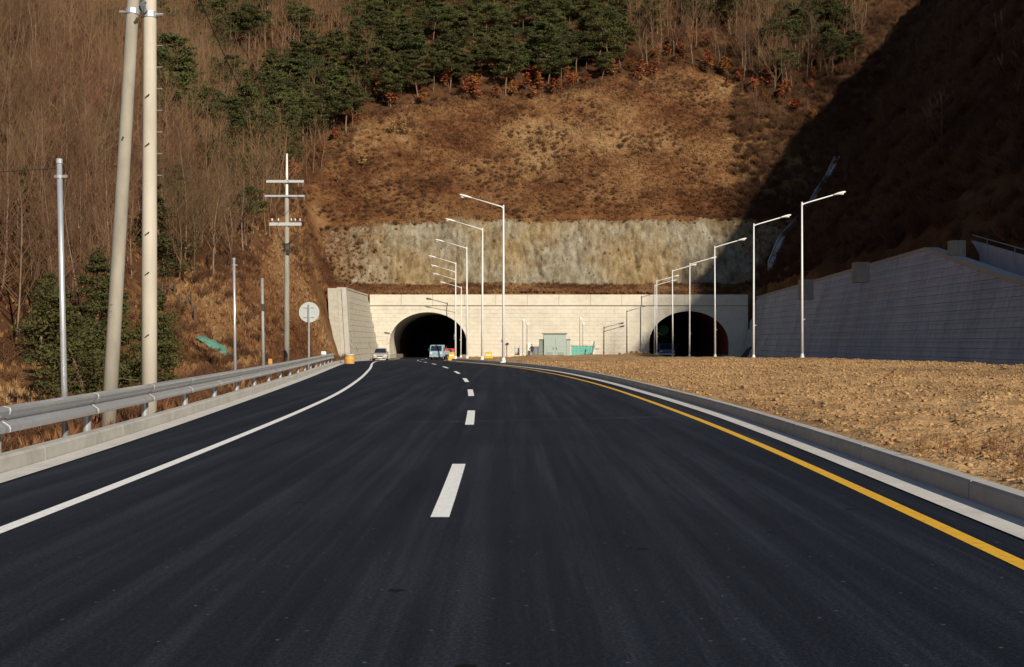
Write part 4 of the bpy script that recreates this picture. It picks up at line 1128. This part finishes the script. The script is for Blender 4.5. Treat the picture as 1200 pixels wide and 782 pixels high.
# leaning stay pole
lp = empty('leaning_pole', (-8.62, 25.6, 0), label='greyish concrete stay pole leaning against the straight pole', cat='utility pole')
A_, B_ = Vector((-.05, -.05, -.9)), Vector((.20, 1.15, 10.6))
MB().tube([A_, A_.lerp(B_, .33), A_.lerp(B_, .66), B_], [.165, .150, .138, .125], 20).build('shaft', M['pole_grey'], lp, smooth=True)
t_ = A_.lerp(B_, .855)
d_ = (B_ - A_).normalized()
MB().tube([t_ - d_ * .06, t_ + d_ * .06], .152, 16).build('steel_band', M['steel'], lp)
MB().tube([t_ + Vector((-.28, -.03, 0)), t_ + Vector((-.12, -.03, 0))], .026, 6).build('clamp_bolt', M['steel'], lp)
MB().tube([t_ + Vector((.08, -.12, -.28)), t_ + Vector((.16, -.1, -.16))], [.03, .04], 6).build('hook', M['dark'], lp)
for r_ in range(3):
    for c_ in range(4):
        p = A_.lerp(B_, .285 - r_ * .012) + Vector((-.06 + c_ * .035, -.149 + .01 * abs(c_ - 1.5), 0))
        MB().box(p, (.02, .012, .035 if r_ == 0 else .02)).build('stencil_mark', M['dark'], lp)
MB().tube([A_.lerp(B_, .60) + Vector((-.02, -.139, 0)), A_.lerp(B_, .607) + Vector((.01, -.15, 0))], .02, 6).build('eye_bolt', M['dark'], lp)

# thin galvanised posts
def thin_post(px_b, px_t, ytop, zd, rad, m, label, zb=-.7, name='steel_post', cap=True):
    b = at(px_b, 0, zd); t = at(px_t, ytop, zd); base_z = float(terrain(b.x, zd)) - .3
    o = empty(name, (b.x, zd, 0), label=label, cat='post')
    MB().tube([(0, 0, base_z), ((t.x - b.x) * .5, 0, (t.z + base_z) / 2), (t.x - b.x, 0, t.z)], [rad * 1.15, rad, rad * .9], 12).build('shaft', m, o, smooth=True)
    if cap:
        MB().tube([(t.x - b.x, 0, t.z - .02), (t.x - b.x, 0, t.z + .05)], rad * 1.15, 10).build('cap', M['steel'], o)
        MB().box((t.x - b.x + .03, 0, t.z - .22), (rad * 2 + .10, .05, .04)).build('bracket', M['steel_dull'], o)
        MB().tube([(t.x - b.x, 0, t.z - .25), (t.x - b.x, 0, t.z - .20)], rad * 1.2, 10).build('collar', M['steel'], o)
    return o
thin_post(78, 69, 190, 18.3, .045, M['steel'], 'tall thin galvanised steel post behind the guardrail at the far left', name='steel_post')
thin_post(276, 274, 304, 46, .055, M['steel'], 'thin galvanised steel post behind the guardrail, left of the round sign', name='steel_post')
o = thin_post(309, 307, 326, 60, .085, M['steel_dull'], 'short dark grey post between the steel post and the utility pole', name='grey_post', cap=False)
MB().tube([(0.02, 0, -.1), (.35, 0, .35), (.75, .1, .55)], [.03, .03, .02], 6).build('bracket', M['dark'], o)
MB().box((-.03, -.02, 3.3), (.16, .16, .35)).build('collar', M['dark'], o)

# utility pole with cross arms
up = empty('utility_pole', (-14.15, 75, 0), label='tall concrete utility pole carrying three cross arms and insulators', cat='utility pole')
zt = EYE + 220 * 75 / F; zb = -2.0
MB().tube([(0, 0, zb), (0, 0, 6), (0, 0, zt - 2.6)], [.20, .17, .13], 14).build('shaft', M['pole_grey'], up, smooth=True)
MB().tube([(0, 0, zt - 2.7), (0, 0, zt)], [.095, .06], 10).build('top_spike', M['lamp'], up)
def arm(z_, xa, xb, th, m, ins, down=False):
    MB().box(((xa + xb) / 2, -.16, z_), (xb - xa, .10, th)).build('cross_arm', m, up)
    for q in ins:
        s_ = -1 if down else 1
        MB().tube([(q, -.16, z_ + s_ * th / 2), (q, -.16, z_ + s_ * (th / 2 + .08)), (q, -.16, z_ + s_ * (th / 2 + .12)), (q, -.16, z_ + s_ * (th / 2 + .26))], [.03, .075, .075, .05], 8).build('insulator', M['insul'], up)
z1 = EYE + (400 - 213) * 75 / F; z2 = EYE + (400 - 230) * 75 / F; z3 = EYE + (400 - 263) * 75 / F
arm(z1, -1.25, 1.1, .16, M['signback'], (.75, 1.02), True)
arm(z2, -1.35, 1.15, .11, M['steel'], (-1.3, .6, 1.12), True)
arm(z3, -1.05, .95, .20, M['signback'], (-.9, -.5, .3, .55, .85))
MB().tube([(.8, -.2, z3 - .1), (.55, -.22, z3 - .9), (.15, -.2, z3 - 1.2), (-.05, -.18, z3 - 1.35)], .03, 5).build('cable_loop', M['black'], up)
MB().tube([(-.6, -.2, z3 - .1), (-.45, -.22, z3 - .8), (-.1, -.2, z3 - 1.2)], .025, 5).build('cable_loop', M['black'], up)
MB().tube([(0, 0, z3 - 1.7), (0, 0, z3 - 1.2)], .21, 10).build('steel_band', M['dark'], up)
MB().box((.12, -.2, z3 - 1.75), (.2, .12, .28)).build('switch_box', M['black'], up)
for i in range(9):
    MB().tube([(.12 * (1 if i % 2 else -1), -.1, .2 + .9 * i), (.30 * (1 if i % 2 else -1), -.12, .2 + .9 * i)], .018, 5).build('step_bolt', M['steel_dull'], up)

def wire(name, a, b, sag, rad, label):
    a, b = Vector(a), Vector(b); pts = [a.lerp(b, t) - Vector((0, 0, 4 * sag * t * (1 - t))) for t in np.linspace(0, 1, 22)]
    o = MB().tube(pts, rad, 5).build(name, M['black']); return tag(o, label, 'cable')
wire('power_cable', (-8.05, 27, 11.6), (-14.15 + .8, 74.8, z2 - .1), .6, .014, 'thin black cable sloping from the straight concrete pole to the cross arm pole')
tp = at(69, 197, 18.3)
wire('stay_cable', (tp.x, 18.3, tp.z), (-22, 20.5, tp.z + .35), .25, .007, 'thin cable running left from the top of the far left steel post')

# round sign seen from behind
rs = empty('round_sign', at(362, 0, 70).xy.to_3d(), label='round road sign seen from behind on a slim post left of the tunnel', cat='road sign')
cz = EYE + (400 - 366) * 70 / F
MB().tube([(0, 0, -1.8), (0, 0, cz + .45)], .05, 10).build('post', M['steel'], rs)
MB().tube([(0, .07, cz), (0, .10, cz)], .60, 36).build('disc', M['signback'], rs)
for s_ in (-.28, .28): MB().box((0, .05, cz + s_), (.62, .035, .06)).build('bracket', M['steel'], rs)

# ------------------------------------------------------------------ street lamps
def street_lamp(side, H=10.6, arm_m=M['lamp']):
    root = empty('street_lamp')
    MB().tube([(0, 0, .04), (0, 0, H * .5), (0, 0, H)], [.095, .075, .055], 12).build('pole', arm_m, root, smooth=True)
    pts = [(0, 0, H - .05), (side * .12, 0, H + .10), (side * .5, 0, H + .22), (side * 2.2, 0, H + .72)]
    MB().tube(pts, [.056, .05, .045, .04], 8).build('arm', arm_m, root, smooth=True)
    MB().tube([(0, 0, H - .02), (0, 0, H + .22)], [.058, .058], 10).build('finial', arm_m, root)
    hd = MB(); ax = Vector((side, 0, .27)).normalized()
    p0 = Vector((side * 2.15, 0, H + .71))
    hd.tube([p0, p0 + ax * .12, p0 + ax * .45, p0 + ax * .8, p0 + ax * .9], [.05, .10, .145, .12, .05], 10)
    for i, v in enumerate(hd.v): hd.v[i] = (v[0], v[1], (v[2] - p0.z - ax.z * (abs(v[0] - p0.x))) * .62 + p0.z + ax.z * (abs(v[0] - p0.x)))
    head = hd.build('lamp_head', arm_m, root, smooth=True)
    q = p0 + ax * .5; MB().tube([q + Vector((-.24, 0, -.075)), q + Vector((.24, 0, -.055))], [.06, .06], 8).build('lens', M['lens'], head)
    MB().box((0, 0, .02), (.42, .42, .04)).build('base_plate', arm_m, root)
    fl = MB(); fl.tube([(0, 0, .04), (0, 0, .35)], [.17, .10], 10); fl.build('base_cone', arm_m, root)
    MB().tube([(0, -.05, 2.6), (side * .2, -.08, 2.75)], .02, 5).build('hook', arm_m, root)
    return root
protoL = street_lamp(-1); protoR = street_lamp(1)
LL = [(590, 241.5, 81.4), (565, 268, 96), (547.3, 290, 113.5), (533.6, 308, 131), (534.2, 318, 146), (533.5, 327, 159), (540, 336.5, 169)]
labL = ['tallest looking nearest white lamp post left of the median, standing beside the kerb', 'second nearest white lamp post in the left row', 'third nearest white lamp post in the left row, beside the yellow barrier',
        'fourth white lamp post of the left row, in front of the left tunnel mouth', 'fifth white lamp post of the left row, almost hidden behind the fourth', 'sixth white lamp post of the left row, in front of the tunnel mouth', 'farthest white lamp post of the left row, by the tunnel headwall']
RR = [(940, 238, 82.3), (883, 263, 96), (838, 289, 114), (808, 309, 135), (788.5, 317, 146), (769.5, 329, 162), (767, 334, 170)]
labR = ['nearest white lamp post of the right row, in front of the shaded retaining wall', 'second nearest white lamp post of the right row, where headwall meets retaining wall', 'third nearest white lamp post of the right row, before the right tunnel mouth', 'fourth white lamp post of the right row, before the right tunnel mouth',
        'fifth white lamp post of the right row, before the blue truck', 'sixth white lamp post of the right row, at the right tunnel rim', 'farthest white lamp post of the right row, against the headwall']
for proto, rows, labs_, side in ((protoL, LL, labL, -1), (protoR, RR, labR, 1)):
    for i, ((px_, pt_, zd), lb) in enumerate(zip(rows, labs_)):
        o = proto if i == 0 else copy_tree(proto)
        xx = (px_ - 600) * zd / F
        zb_ = float(dirt_z(xx, zd)) - .02 if xx > float(right_edge(zd)) + GUT + .25 else float(road_z(zd)) + .15
        ztop = EYE + (400 - pt_) * zd / F
        o.location = (xx, zd, zb_); o.scale = (1, 1, (ztop - zb_) / 10.75)
        if i: o.rotation_euler = (0, R([0, .2, -.15, .25, -.3, .1, .4][i]), R([0, 2, -2, 1, 3, -3, 2][i]))
        tag(o, lb, 'street lamp', 'white lamp posts of the left row' if side < 0 else 'white lamp posts of the right row')
# grey lamp standing by the headwall
gl = street_lamp(1, 6.2, M['lamp_grey']); zd = 168; xx = (734.5 - 600) * zd / F
gl.location = (xx, zd, float(dirt_z(xx, zd)) - .05); gl.name = 'grey_lamp'
tag(gl, 'short dark grey lamp post by the headwall left of the right tunnel', 'street lamp')
g2 = street_lamp(-1, 6.5, M['lamp_grey']); zd = 170.5; xx = (514.5 - 600) * zd / F
g2.name = 'grey_lamp'; g2.location = (xx + 0.6, zd, -.85); tag(g2, 'short grey lamp post whose arm hangs over the left tunnel mouth', 'street lamp')
g2.location.x = (533.5 - 600) * zd / F - 0.0; 
# its arm reaches further to the left over the arch
for c in g2.children:
    if c.name.startswith(('arm', 'lamp_head')): c.scale = (1.45, 1, 1)

# ------------------------------------------------------------------ vehicles (all face the camera, -Y)
def wheel(root, x, y, r=.32, w=.2):
    t = MB().tube([(x - w / 2, y, r), (x + w / 2, y, r)], r, 18).build('tyre', M['rubber'], None)
    wroot = bpy.data.objects.new('wheel', None); COL.objects.link(wroot); wroot.parent = root; t.parent = wroot
    MB().tube([(x - w / 2 - .01, y, r), (x + w / 2 + .01, y, r)], r * .6, 14).build('rim', M['steel'], wroot)
def loft_sections(secs):
    """secs: list of (y, [(halfwidth, z)...]) bottom to top, mirrored"""
    mb = MB(); V = []; n = None
    for yv, pr in secs:
        ring = [(hw, yv, z) for hw, z in pr] + [(-hw, yv, z) for hw, z in reversed(pr)]
        n = len(ring); V += ring
    Fc = [(j * n + i, j * n + (i + 1) % n, (j + 1) * n + (i + 1) % n, (j + 1) * n + i) for j in range(len(secs) - 1) for i in range(n)]
    Fc.append(tuple(range(n))); Fc.append(tuple((len(secs) - 1) * n + i for i in range(n)))
    return mb.add(V, Fc)
def car(loc, rz):
    r = empty('silver_car', loc, rz, 'silver car facing the camera in the left lane before the left tunnel', 'car')
    body = loft_sections([(-2.15, [(.62, .30), (.70, .45), (.66, .62)]), (-2.0, [(.80, .24), (.86, .5), (.78, .72)]), (-1.1, [(.86, .22), (.90, .6), (.82, .90)]),
                          (0, [(.86, .22), (.91, .62), (.84, .95)]), (1.5, [(.86, .22), (.90, .65), (.82, .98)]), (2.1, [(.78, .30), (.82, .62), (.74, .92)])])
    body.build('body', M['silver'], r, smooth=False)
    MB().add(loft_sections([(-.95, [(.78, .88), (.74, .93)]), (-.25, [(.80, .90), (.60, 1.42)]), (.9, [(.80, .92), (.60, 1.45)]), (1.75, [(.76, .94), (.66, 1.05)])]).v,
             loft_sections([(-.95, [(.78, .88), (.74, .93)]), (-.25, [(.80, .90), (.60, 1.42)]), (.9, [(.80, .92), (.60, 1.45)]), (1.75, [(.76, .94), (.66, 1.05)])]).f).build('cabin_glass', M['glass'], r)
    MB().prism_x([(-.28, 1.40), (-.2, 1.47), (.85, 1.50), (1.0, 1.44), (.9, 1.42), (-.2, 1.38)], -.59, .59).build('roof', M['silver'], r, bevel=.02)
    for s_ in (-1, 1):
        MB().tube([(s_ * .74, -.98, .92), (s_ * .60, -.26, 1.42)], .035, 5).build('windscreen_pillar', M['silver'], r)
        MB().box((s_ * .60, -2.06, .62), (.30, .16, .15)).build('headlight', M['lens'], r, bevel=.03)
        MB().box((s_ * .98, -.75, .98), (.18, .1, .13)).build('mirror', M['silver'], r, bevel=.03)
        for yy_ in (-1.35, 1.35): wheel(r, s_ * .78, yy_)
    MB().box((0, -2.14, .50), (.62, .06, .13)).build('grille', M['black'], r)
    MB().box((0, -2.19, .36), (.5, .03, .12)).build('number_plate', M['white'], r)
    MB().box((0, -2.10, .27), (1.3, .2, .12)).build('lower_bumper', M['black'], r)
    return r
zd = 140; c = car((((446 - 600) * zd / F), zd, float(road_z(zd))), R(4)); c.scale = (1.0, 1, .98)

def truck(name, loc, rz, m, label, plate=True):
    r = empty(name, loc, rz, label, 'truck')
    cab = MB().prism_x([(-2.45, .42), (-2.50, .95), (-2.40, 1.12), (-2.0, 1.88), (-1.85, 1.95), (-.95, 1.97), (-.95, .42)], -.84, .84); cab.build('cab', m, r, bevel=.05)
    MB().add([(-.72, -2.398, 1.18), (.72, -2.398, 1.18), (.66, -2.055, 1.84), (-.66, -2.055, 1.84), (-.72, -2.36, 1.17), (.72, -2.36, 1.17), (.66, -2.01, 1.83), (-.66, -2.01, 1.83)], [(0, 1, 2, 3), (7, 6, 5, 4), (0, 4, 5, 1), (1, 5, 6, 2), (2, 6, 7, 3), (3, 7, 4, 0)]).build('windscreen', M['glass'], r)
    bed = MB().box((0, .75, .72), (1.64, 3.3, .12)); bed.build('bed_floor', m, r)
    for s_ in (-1, 1):
        MB().box((s_ * .80, .75, .98), (.05, 3.3, .38)).build('drop_side', m, r)
        MB().add([(s_ * .845, -2.15, 1.15), (s_ * .845, -1.15, 1.15), (s_ * .845, -1.15, 1.75), (s_ * .845, -1.90, 1.75)], [(0, 1, 2, 3)]).build('side_window', M['glass'], r)
        MB().box((s_ * .62, -2.49, .86), (.30, .06, .20)).build('headlight', M['lens'], r, bevel=.02)
        MB().box((s_ * 1.0, -2.2, 1.35), (.12, .08, .34)).build('mirror', M['black'], r, bevel=.02)
        for yy_ in (-1.65, 1.35): wheel(r, s_ * .68, yy_, .31)
    MB().box((0, 2.38, .98), (1.64, .05, .38)).build('tail_gate', m, r)
    MB().box((0, -.85, 1.15), (1.6, .06, .7)).build('headboard', m, r)
    MB().box((0, -2.52, .48), (1.66, .12, .22)).build('bumper', m if m is not M['deepblue'] else M['lens'], r, bevel=.02)
    if plate: MB().box((0, -2.59, .55), (.42, .02, .17)).build('number_plate', M['yellow'], r)
    return r
zd = 150; t = truck('blue_truck', ((514 - 600) * zd / F, zd + 2.5, float(road_z(zd))), R(-8), M['truckblue'], 'pale blue small truck coming out of the left tunnel'); t.scale = (1.0, 1, .96)
zd = 171; t2 = truck('blue_truck', ((785 - 600) * zd / F + .2, zd + 10, -.87), R(5), M['deepblue'], 'dark blue truck inside the right tunnel mouth', False); t2.scale = (1.45, 1.3, 1.1)

# red generator trailer behind the yellow barrier
zd = 160; rg = empty('red_compressor', at(527, 0, zd).xy.to_3d() + Vector((0, 0, float(road_z(zd)))), R(0), 'red machine with a round black fan opening beside the left tunnel mouth', 'machine')
MB().box((0, 0, .95), (1.3, 1.9, 1.0)).build('housing', M['red'], rg, bevel=.06)
MB().tube([(.05, -.95, 1.05), (.05, -1.0, 1.05)], .34, 18).build('fan_opening', M['black'], rg)
MB().box((0, -.97, .62), (1.2, .06, .12)).build('grille', M['black'], rg)
MB().tube([(-.45, .2, 1.44), (-.45, .2, 1.75)], .06, 8).build('exhaust', M['dark'], rg)
for s_ in (-1, 1): wheel(rg, s_ * .60, .1, .30)
for s_ in (-1, 1): MB().box((s_ * .5, -.7, .22), (.08, .08, .46)).build('support_leg', M['dark'], rg)

# yellow plastic barriers, barrel
def barrier(px_, zd, w, h, label, onroad=False):
    xx = (px_ - 600) * zd / F; z0 = float(dirt_z(xx, zd)) if not onroad else float(road_z(zd))
    o = empty('yellow_barrier', (xx, zd, z0 - .02), 0, label, 'barrier')
    MB().prism([(-w / 2, 0), (-w / 2, h * .25), (-w * .42, h * .5), (-w * .40, h), (w * .40, h), (w * .42, h * .5), (w / 2, h * .25), (w / 2, 0)], -.25, .25).build('tank', M['yellow'], o, bevel=.03)
    MB().tube([(0, 0, h), (0, 0, h + .05)], .09, 10).build('filler_cap', M['orange'], o)
    MB().box((0, -.256, h * .62), (w * .6, .02, h * .16)).build('reflective_band', M['white'], o)
    return o
barrier(529.5, 138, .85, .95, 'yellow plastic barrier in front of the red machine by the left tunnel', True)
barrier(572.5, 118, .85, .65, 'yellow plastic barrier on the soil right of the third lamp post')
zz = 168; barrier(770, zz, .8, .6, 'small yellow barrier at the left foot of the right tunnel mouth')
ob = empty('crash_barrel', ((409.5 - 600) * 87 / F, 87, float(road_z(87))), 0, 'orange crash barrel with a pale lid at the end of the guardrail', 'barrel')
MB().tube([(0, 0, 0), (0, 0, .1), (0, 0, .55), (0, 0, .62)], [.36, .37, .36, .35], 20).build('drum', M['orange'], ob, smooth=False)
MB().tube([(0, 0, .62), (0, 0, .72)], [.39, .39], 20).build('lid', M['signback'], ob)
MB().tube([(0, 0, .34), (0, 0, .44)], .372, 20).build('band', M['yellow'], ob)

# ------------------------------------------------------------------ works compound between the tunnels
def soil(xx, zd): return float(dirt_z(xx, zd))
zd = 166; xx = (650 - 600) * zd / F; z0 = soil(xx, zd) - .25
tb = empty('transformer_cabinet', (xx, zd, z0), 0, 'large pale green electrical cabinet standing against the headwall', 'cabinet')
MB().box((0, 0, 1.75), (3.1, 2.0, 3.5)).build('housing', M['boxgreen'], tb, bevel=.03)
MB().box((0, 0, 3.56), (3.45, 2.3, .14)).build('roof', M['boxgreen_dark'], tb, bevel=.02)
for s_ in (-1, 1):
    f_ = MB().box((s_ * 1.86, .1, 1.35), (.55, 1.7, 2.7)).build('side_cooler', M['boxgreen_dark'] if s_ < 0 else M['boxgreen'], tb, bevel=.02)
    MB().box((s_ * 1.86, .05, 2.76), (.68, 1.85, .12)).build('cooler_roof', M['boxgreen_dark'], tb)
for s_ in (-.78, .78):
    d_ = MB().box((s_, -1.02, 1.55), (1.45, .05, 2.7)).build('door', M['boxgreen'], tb, bevel=.012)
    MB().box((s_ - .55 * (1 if s_ > 0 else -1), -1.07, 1.5), (.06, .06, .3)).build('handle', M['dark'], d_)
    for q in range(6): MB().box((s_, -1.055, .5 + q * .09), (.9, .03, .035)).build('louvre', M['boxgreen_dark'], d_)
# wire fence in front
wf = empty('wire_fence', (0, 0, 0), 0, 'thin steel pipe fence in front of the pale green cabinet', 'fence')
fx = [(628 - 600) * 162 / F + i * 1.45 for i in range(6)]
for q in fx: MB().tube([(q, 162, soil(q, 162) - .1), (q, 162, soil(q, 162) + 1.45)], .03, 6).build('post', M['steel'], wf)
for h in (.55, 1.0, 1.42):
    MB().tube([(q, 162, soil(q, 162) + h) for q in fx], .02, 5).build('rail', M['steel'], wf)
# teal sheet hoarding
zd = 166; th = empty('teal_hoarding', ((683 - 600) * zd / F, zd, soil((683 - 600) * zd / F, zd) - .1), 0, 'low teal sheet hoarding right of the pale green cabinet', 'hoarding')
for i in range(7):
    mb = MB(); q = -1.6 + i * .47
    mb.prism([(q, 0), (q + .12, 0), (q + .16, 0), (q + .45, 0), (q + .45, 1.72), (q, 1.78 - .08 * (i % 3))], -.03 - .02 * (i % 2), .03)
    mb.build('sheet', M['teal'], th)
MB().tube([(-1.7, -.06, 1.75), (1.75, -.06, 1.72)], .04, 6).build('top_rail', M['boxgreen_dark'], th)
MB().box((1.5, -.02, .75), (.22, .2, 1.4)).build('end_post', M['white'], th)
zd = 164; lps = empty('leaning_plank', ((694.5 - 600) * zd / F, zd, soil((694 - 600) * zd / F, zd)), 0, 'grey plank leaning at the right end of the teal hoarding', 'plank')
MB().tube([(-.15, 0, -.1), (.25, .1, 2.15)], [.13, .09], 6).build('board', M['lamp_grey'], lps)
MB().box((.55, .05, 1.1), (.6, .06, .08)).build('batten', M['dark'], lps)
# floodlight poles (two pairs)
for px_, hh, lb in ((612.5, 376, 'left pole of the floodlight pair left of the cabinet'), (617.5, 380, 'right pole of the floodlight pair left of the cabinet'), (679.5, 374, 'left pole of the floodlight pair behind the teal hoarding'), (683, 380, 'right pole of the floodlight pair behind the teal hoarding')):
    zd = 168; xx = (px_ - 600) * zd / F; z0 = soil(xx, zd); zt_ = EYE + (400 - hh) * zd / F - z0
    o = empty('floodlight_pole', (xx, zd, z0), 0, 'slim grey ' + lb, 'floodlight', 'floodlight poles by the headwall')
    MB().tube([(0, 0, -.1), (0, 0, zt_)], .055, 8).build('pole', M['steel_dull'], o)
    hd = MB().box((.12, -.12, zt_ + .05), (.40, .22, .30), Euler((.4, 0, .3)).to_matrix()).build('lamp_head', M['white'], o, bevel=.03)
    MB().box((0, 0, .15), (.3, .3, .3)).build('foot', M['concrete'], o)
# reels / frames at the left end of the compound
zd = 167; xx = (606 - 600) * zd / F
cr = empty('cable_drum', (xx, zd, soil(xx, zd)), 0, 'grey cable drum standing against the headwall at the left of the compound', 'cable drum')
for s_ in (-1, 1):
    MB().tube([(s_ * .28, 0, .85), (s_ * .34, 0, .85)], .85, 22).build('flange', M['lamp_grey'], cr)
MB().tube([(-.28, 0, .85), (.28, 0, .85)], .5, 16).build('core', M['signback'], cr)
xx = (627.5 - 600) * zd / F
kb = empty('blue_grey_box', (xx, zd - 1, soil(xx, zd - 1) - .05), 0, 'low blue grey control box left of the pale green cabinet', 'control box')
MB().box((0, 0, .75), (.85, .7, 1.5)).build('housing', M['bluegrey'], kb, bevel=.03); MB().box((0, 0, 1.53), (.95, .8, .07)).build('roof', M['boxgreen_dark'], kb); MB().box((.2, -.365, .8), (.05, .04, .2)).build('handle', M['steel'], kb)
xx = (620 - 600) * zd / F
wb = empty('white_panel', (xx, zd + .5, soil(xx, zd)), 0, 'upright white board behind the dark clothed person', 'board')
MB().box((0, 0, 1.05), (.35, .06, 1.9)).build('board', M['white'], wb); MB().box((0, .05, .5), (.05, .05, 1.2)).build('prop', M['steel_dull'], wb)

def person(loc, rz):
    r = empty('person', loc, rz, 'person in dark clothes standing beside the blue grey control box', 'person')
    # body: skin modifier over a joint skeleton, one continuous surface
    J = [(0, 0, .95, .15, .11), (0, 0, 1.15, .14, .10), (0, .01, 1.36, .17, .11), (0, 0, 1.47, .07, .06), (0, -.01, 1.53, .055, .055), (0, -.02, 1.64, .085, .10), (0, -.01, 1.72, .06, .07)]
    E = [(i, i + 1) for i in range(6)]
    def chain(start, pts):
        prev = start
        for p in pts: J.append(p); E.append((prev, len(J) - 1)); prev = len(J) - 1
        return prev
    hands = []
    for s_ in (-1, 1):
        chain(0, [(s_ * .10, 0, .86, .095, .095), (s_ * .11, -.01, .48, .062, .065), (s_ * .11, .02, .10, .042, .045), (s_ * .12, -.12, .04, .04, .03)])
        hands.append(chain(2, [(s_ * .19, 0, 1.39, .065, .06), (s_ * .25, .02, 1.12, .045, .045), (s_ * .25, -.06, .87, .03, .03), (s_ * .25, -.09, .80, .036, .022)]))
    me = bpy.data.meshes.new('body'); me.from_pydata([j[:3] for j in J], E, []); o = link_mesh('body', me, r)
    sm = o.modifiers.new('skin', 'SKIN'); o.modifiers.new('sub', 'SUBSURF').levels = 1; o.modifiers['sub'].render_levels = 2
    for i, v in enumerate(me.skin_vertices[0].data if me.skin_vertices else []):
        v.radius = J[i][3:5]; v.use_root = (i == 0)
    if not me.skin_vertices:
        bm = bmesh.new(); bm.from_mesh(me); L_ = bm.verts.layers.skin.verify()
        for i, v in enumerate(bm.verts): v[L_].radius = J[i][3:5]; v[L_].use_root = (i == 0)
        bm.to_mesh(me); bm.free()
    me.materials.append(M['cloth'])
    f = MB(); f.tube([(0, -.085, 1.60), (0, -.115, 1.615), (0, -.10, 1.66)], [.012, .02, .01], 6); f.tube([(0, -.03, 1.56), (0, -.05, 1.64), (0, -.045, 1.70)], [.05, .083, .06], 10)
    f.build('face', M['skin'], r, smooth=True)
    h = MB(); h.tube([(0, .03, 1.58), (0, .03, 1.68), (0, .0, 1.76), (0, -.01, 1.79)], [.07, .095, .085, .03], 10); h.build('hair', M['hair'], r, smooth=True)
    for s_ in (-1, 1):
        hd = MB(); hd.tube([(s_ * .25, -.075, .86), (s_ * .25, -.095, .78)], [.032, .036], 8)
        for k_ in range(4):
            yk = -.12 + .02 * k_; hd.tube([(s_ * .25, yk, .785), (s_ * .248, yk - .005, .74), (s_ * .235, yk - .004, .70 + .01 * abs(k_ - 1.5))], [.010, .009, .007], 6)
        hd.tube([(s_ * .245, -.125, .82), (s_ * .235, -.145, .785), (s_ * .23, -.15, .755)], [.012, .010, .008], 6)
        hd.build('hand', M['skin'], r, smooth=True)
    return r
zd = 163; xx = (623.3 - 600) * zd / F
person((xx, zd, soil(xx, zd)), R(8))

# soil mound rocks near the right tunnel
for i, (px_, zd, s_) in enumerate([(719, 166, .35), (726, 165, .28), (735, 164, .42), (742, 165, .5), (748, 163, .38), (756, 162, .45), (752, 164, .3), (716, 163, .22)]):
    xx = (px_ - 600) * zd / F; v, f = clod_template(50 + i)
    o = np_mesh('boulder', v * s_, f, M['rock'] if i % 2 else M['dirt']); o.location = (xx, zd, soil(xx, zd) + s_ * .2)
    tag(o, 'brown boulder in the heap of spoil left of the right tunnel mouth', 'boulder', 'boulders in the spoil heap')
# dark timbers leaning at the foot of the retaining wall
for i, (pa, pb) in enumerate([((868, 421), (877, 409)), ((872.5, 421), (880, 407))]):
    a = at(pa[0], pa[1], 158); b = at(pb[0], pb[1], 160)
    o = empty('leaning_timber', a, 0, ['left dark timber leaning at the foot of the retaining wall by the right tunnel', 'right dark timber leaning at the foot of the retaining wall by the right tunnel'][i], 'timber')
    d_ = b - a
    MB().tube([d_ * -.3, d_ * 1.0], [.22, .18], 6).build('beam', M['dark'], o)
    MB().box(d_ * .55 + Vector((.2, .3, 0)), (.5, .12, .12)).build('cross_piece', M['steel_dull'], o)
# green tarp, stakes on the left slope
zd = 96; xx = (255 - 600) * zd / F
T_ = np.linspace(-1, 1, 26); U_ = np.linspace(-1, 1, 14); TT, UU = np.meshgrid(T_, U_)
zz = .55 * (1 - TT ** 2) * (1 - UU ** 2) ** .8 + .16 * fbm(TT * 3, UU * 3, 8, 3) * (1 - TT ** 4)
gx = xx + TT * 1.6; gy = zd + UU * .9
V = np.stack([TT * 1.5, UU * .9, zz * .75 + terrain(gx, gy) - float(terrain(xx, zd)) + .18], -1).reshape(-1, 3); n = 26
Fc = [(j * n + i, j * n + i + 1, (j + 1) * n + i + 1, (j + 1) * n + i) for j in range(13) for i in range(25)]
o = np_mesh('green_tarpaulin', V, Fc, M['tarp'], smooth=True); o.location = (xx, zd, float(terrain(xx, zd)))
tag(o, 'green tarpaulin lying over a mound on the dry grass slope left of the posts', 'tarpaulin')
for i, px_ in enumerate([189, 197, 204, 212, 219, 225, 228]):
    zd = 100 + (i % 3); xx = (px_ - 600) * zd / F; z0 = float(terrain(xx, zd))
    o = empty('wooden_stake', (xx, zd, z0), random.random(), 'weathered dark wooden stake in the dry grass behind the straight concrete pole', 'stake', 'stakes on the left slope')
    MB().tube([(0, 0, -.3), (random.gauss(0, .06), .02, 1.2 + .4 * random.random())], [.09, .08], 6).build('stake', M['dark'], o)

# fittings inside the tunnels
cb = empty('cable_run', (0, 0, 0), 0, 'sagging cable hung along the inside of the right tunnel', 'cable')
MB().tube([(20.9, 174.5, 3.0), (22.6, 178, 2.4), (25.0, 184, 1.9), (28.4, 194, 1.5)], .06, 6).build('cable', M['orange'], cb)
for p in ((22.6, 178, 2.4), (25.0, 184, 1.9)): MB().tube([p, (p[0], p[1], p[2] + .5)], .02, 5).build('hanger', M['dark'], cb)
gs = empty('exit_sign', (22.9, 180, 3.3), 0, 'dim green oval sign hung inside the right tunnel on its left side', 'sign')
MB().tube([(0, 0, 0), (0, .08, 0)], .75, 20).build('panel', M['greensign'], gs); MB().tube([(0, .04, .7), (0, .04, 1.9)], .03, 6).build('hanger', M['dark'], gs)

print('tris', sum(len(o.data.polygons) for o in bpy.data.objects if o.type == 'MESH'), 'objects', len(bpy.data.objects))
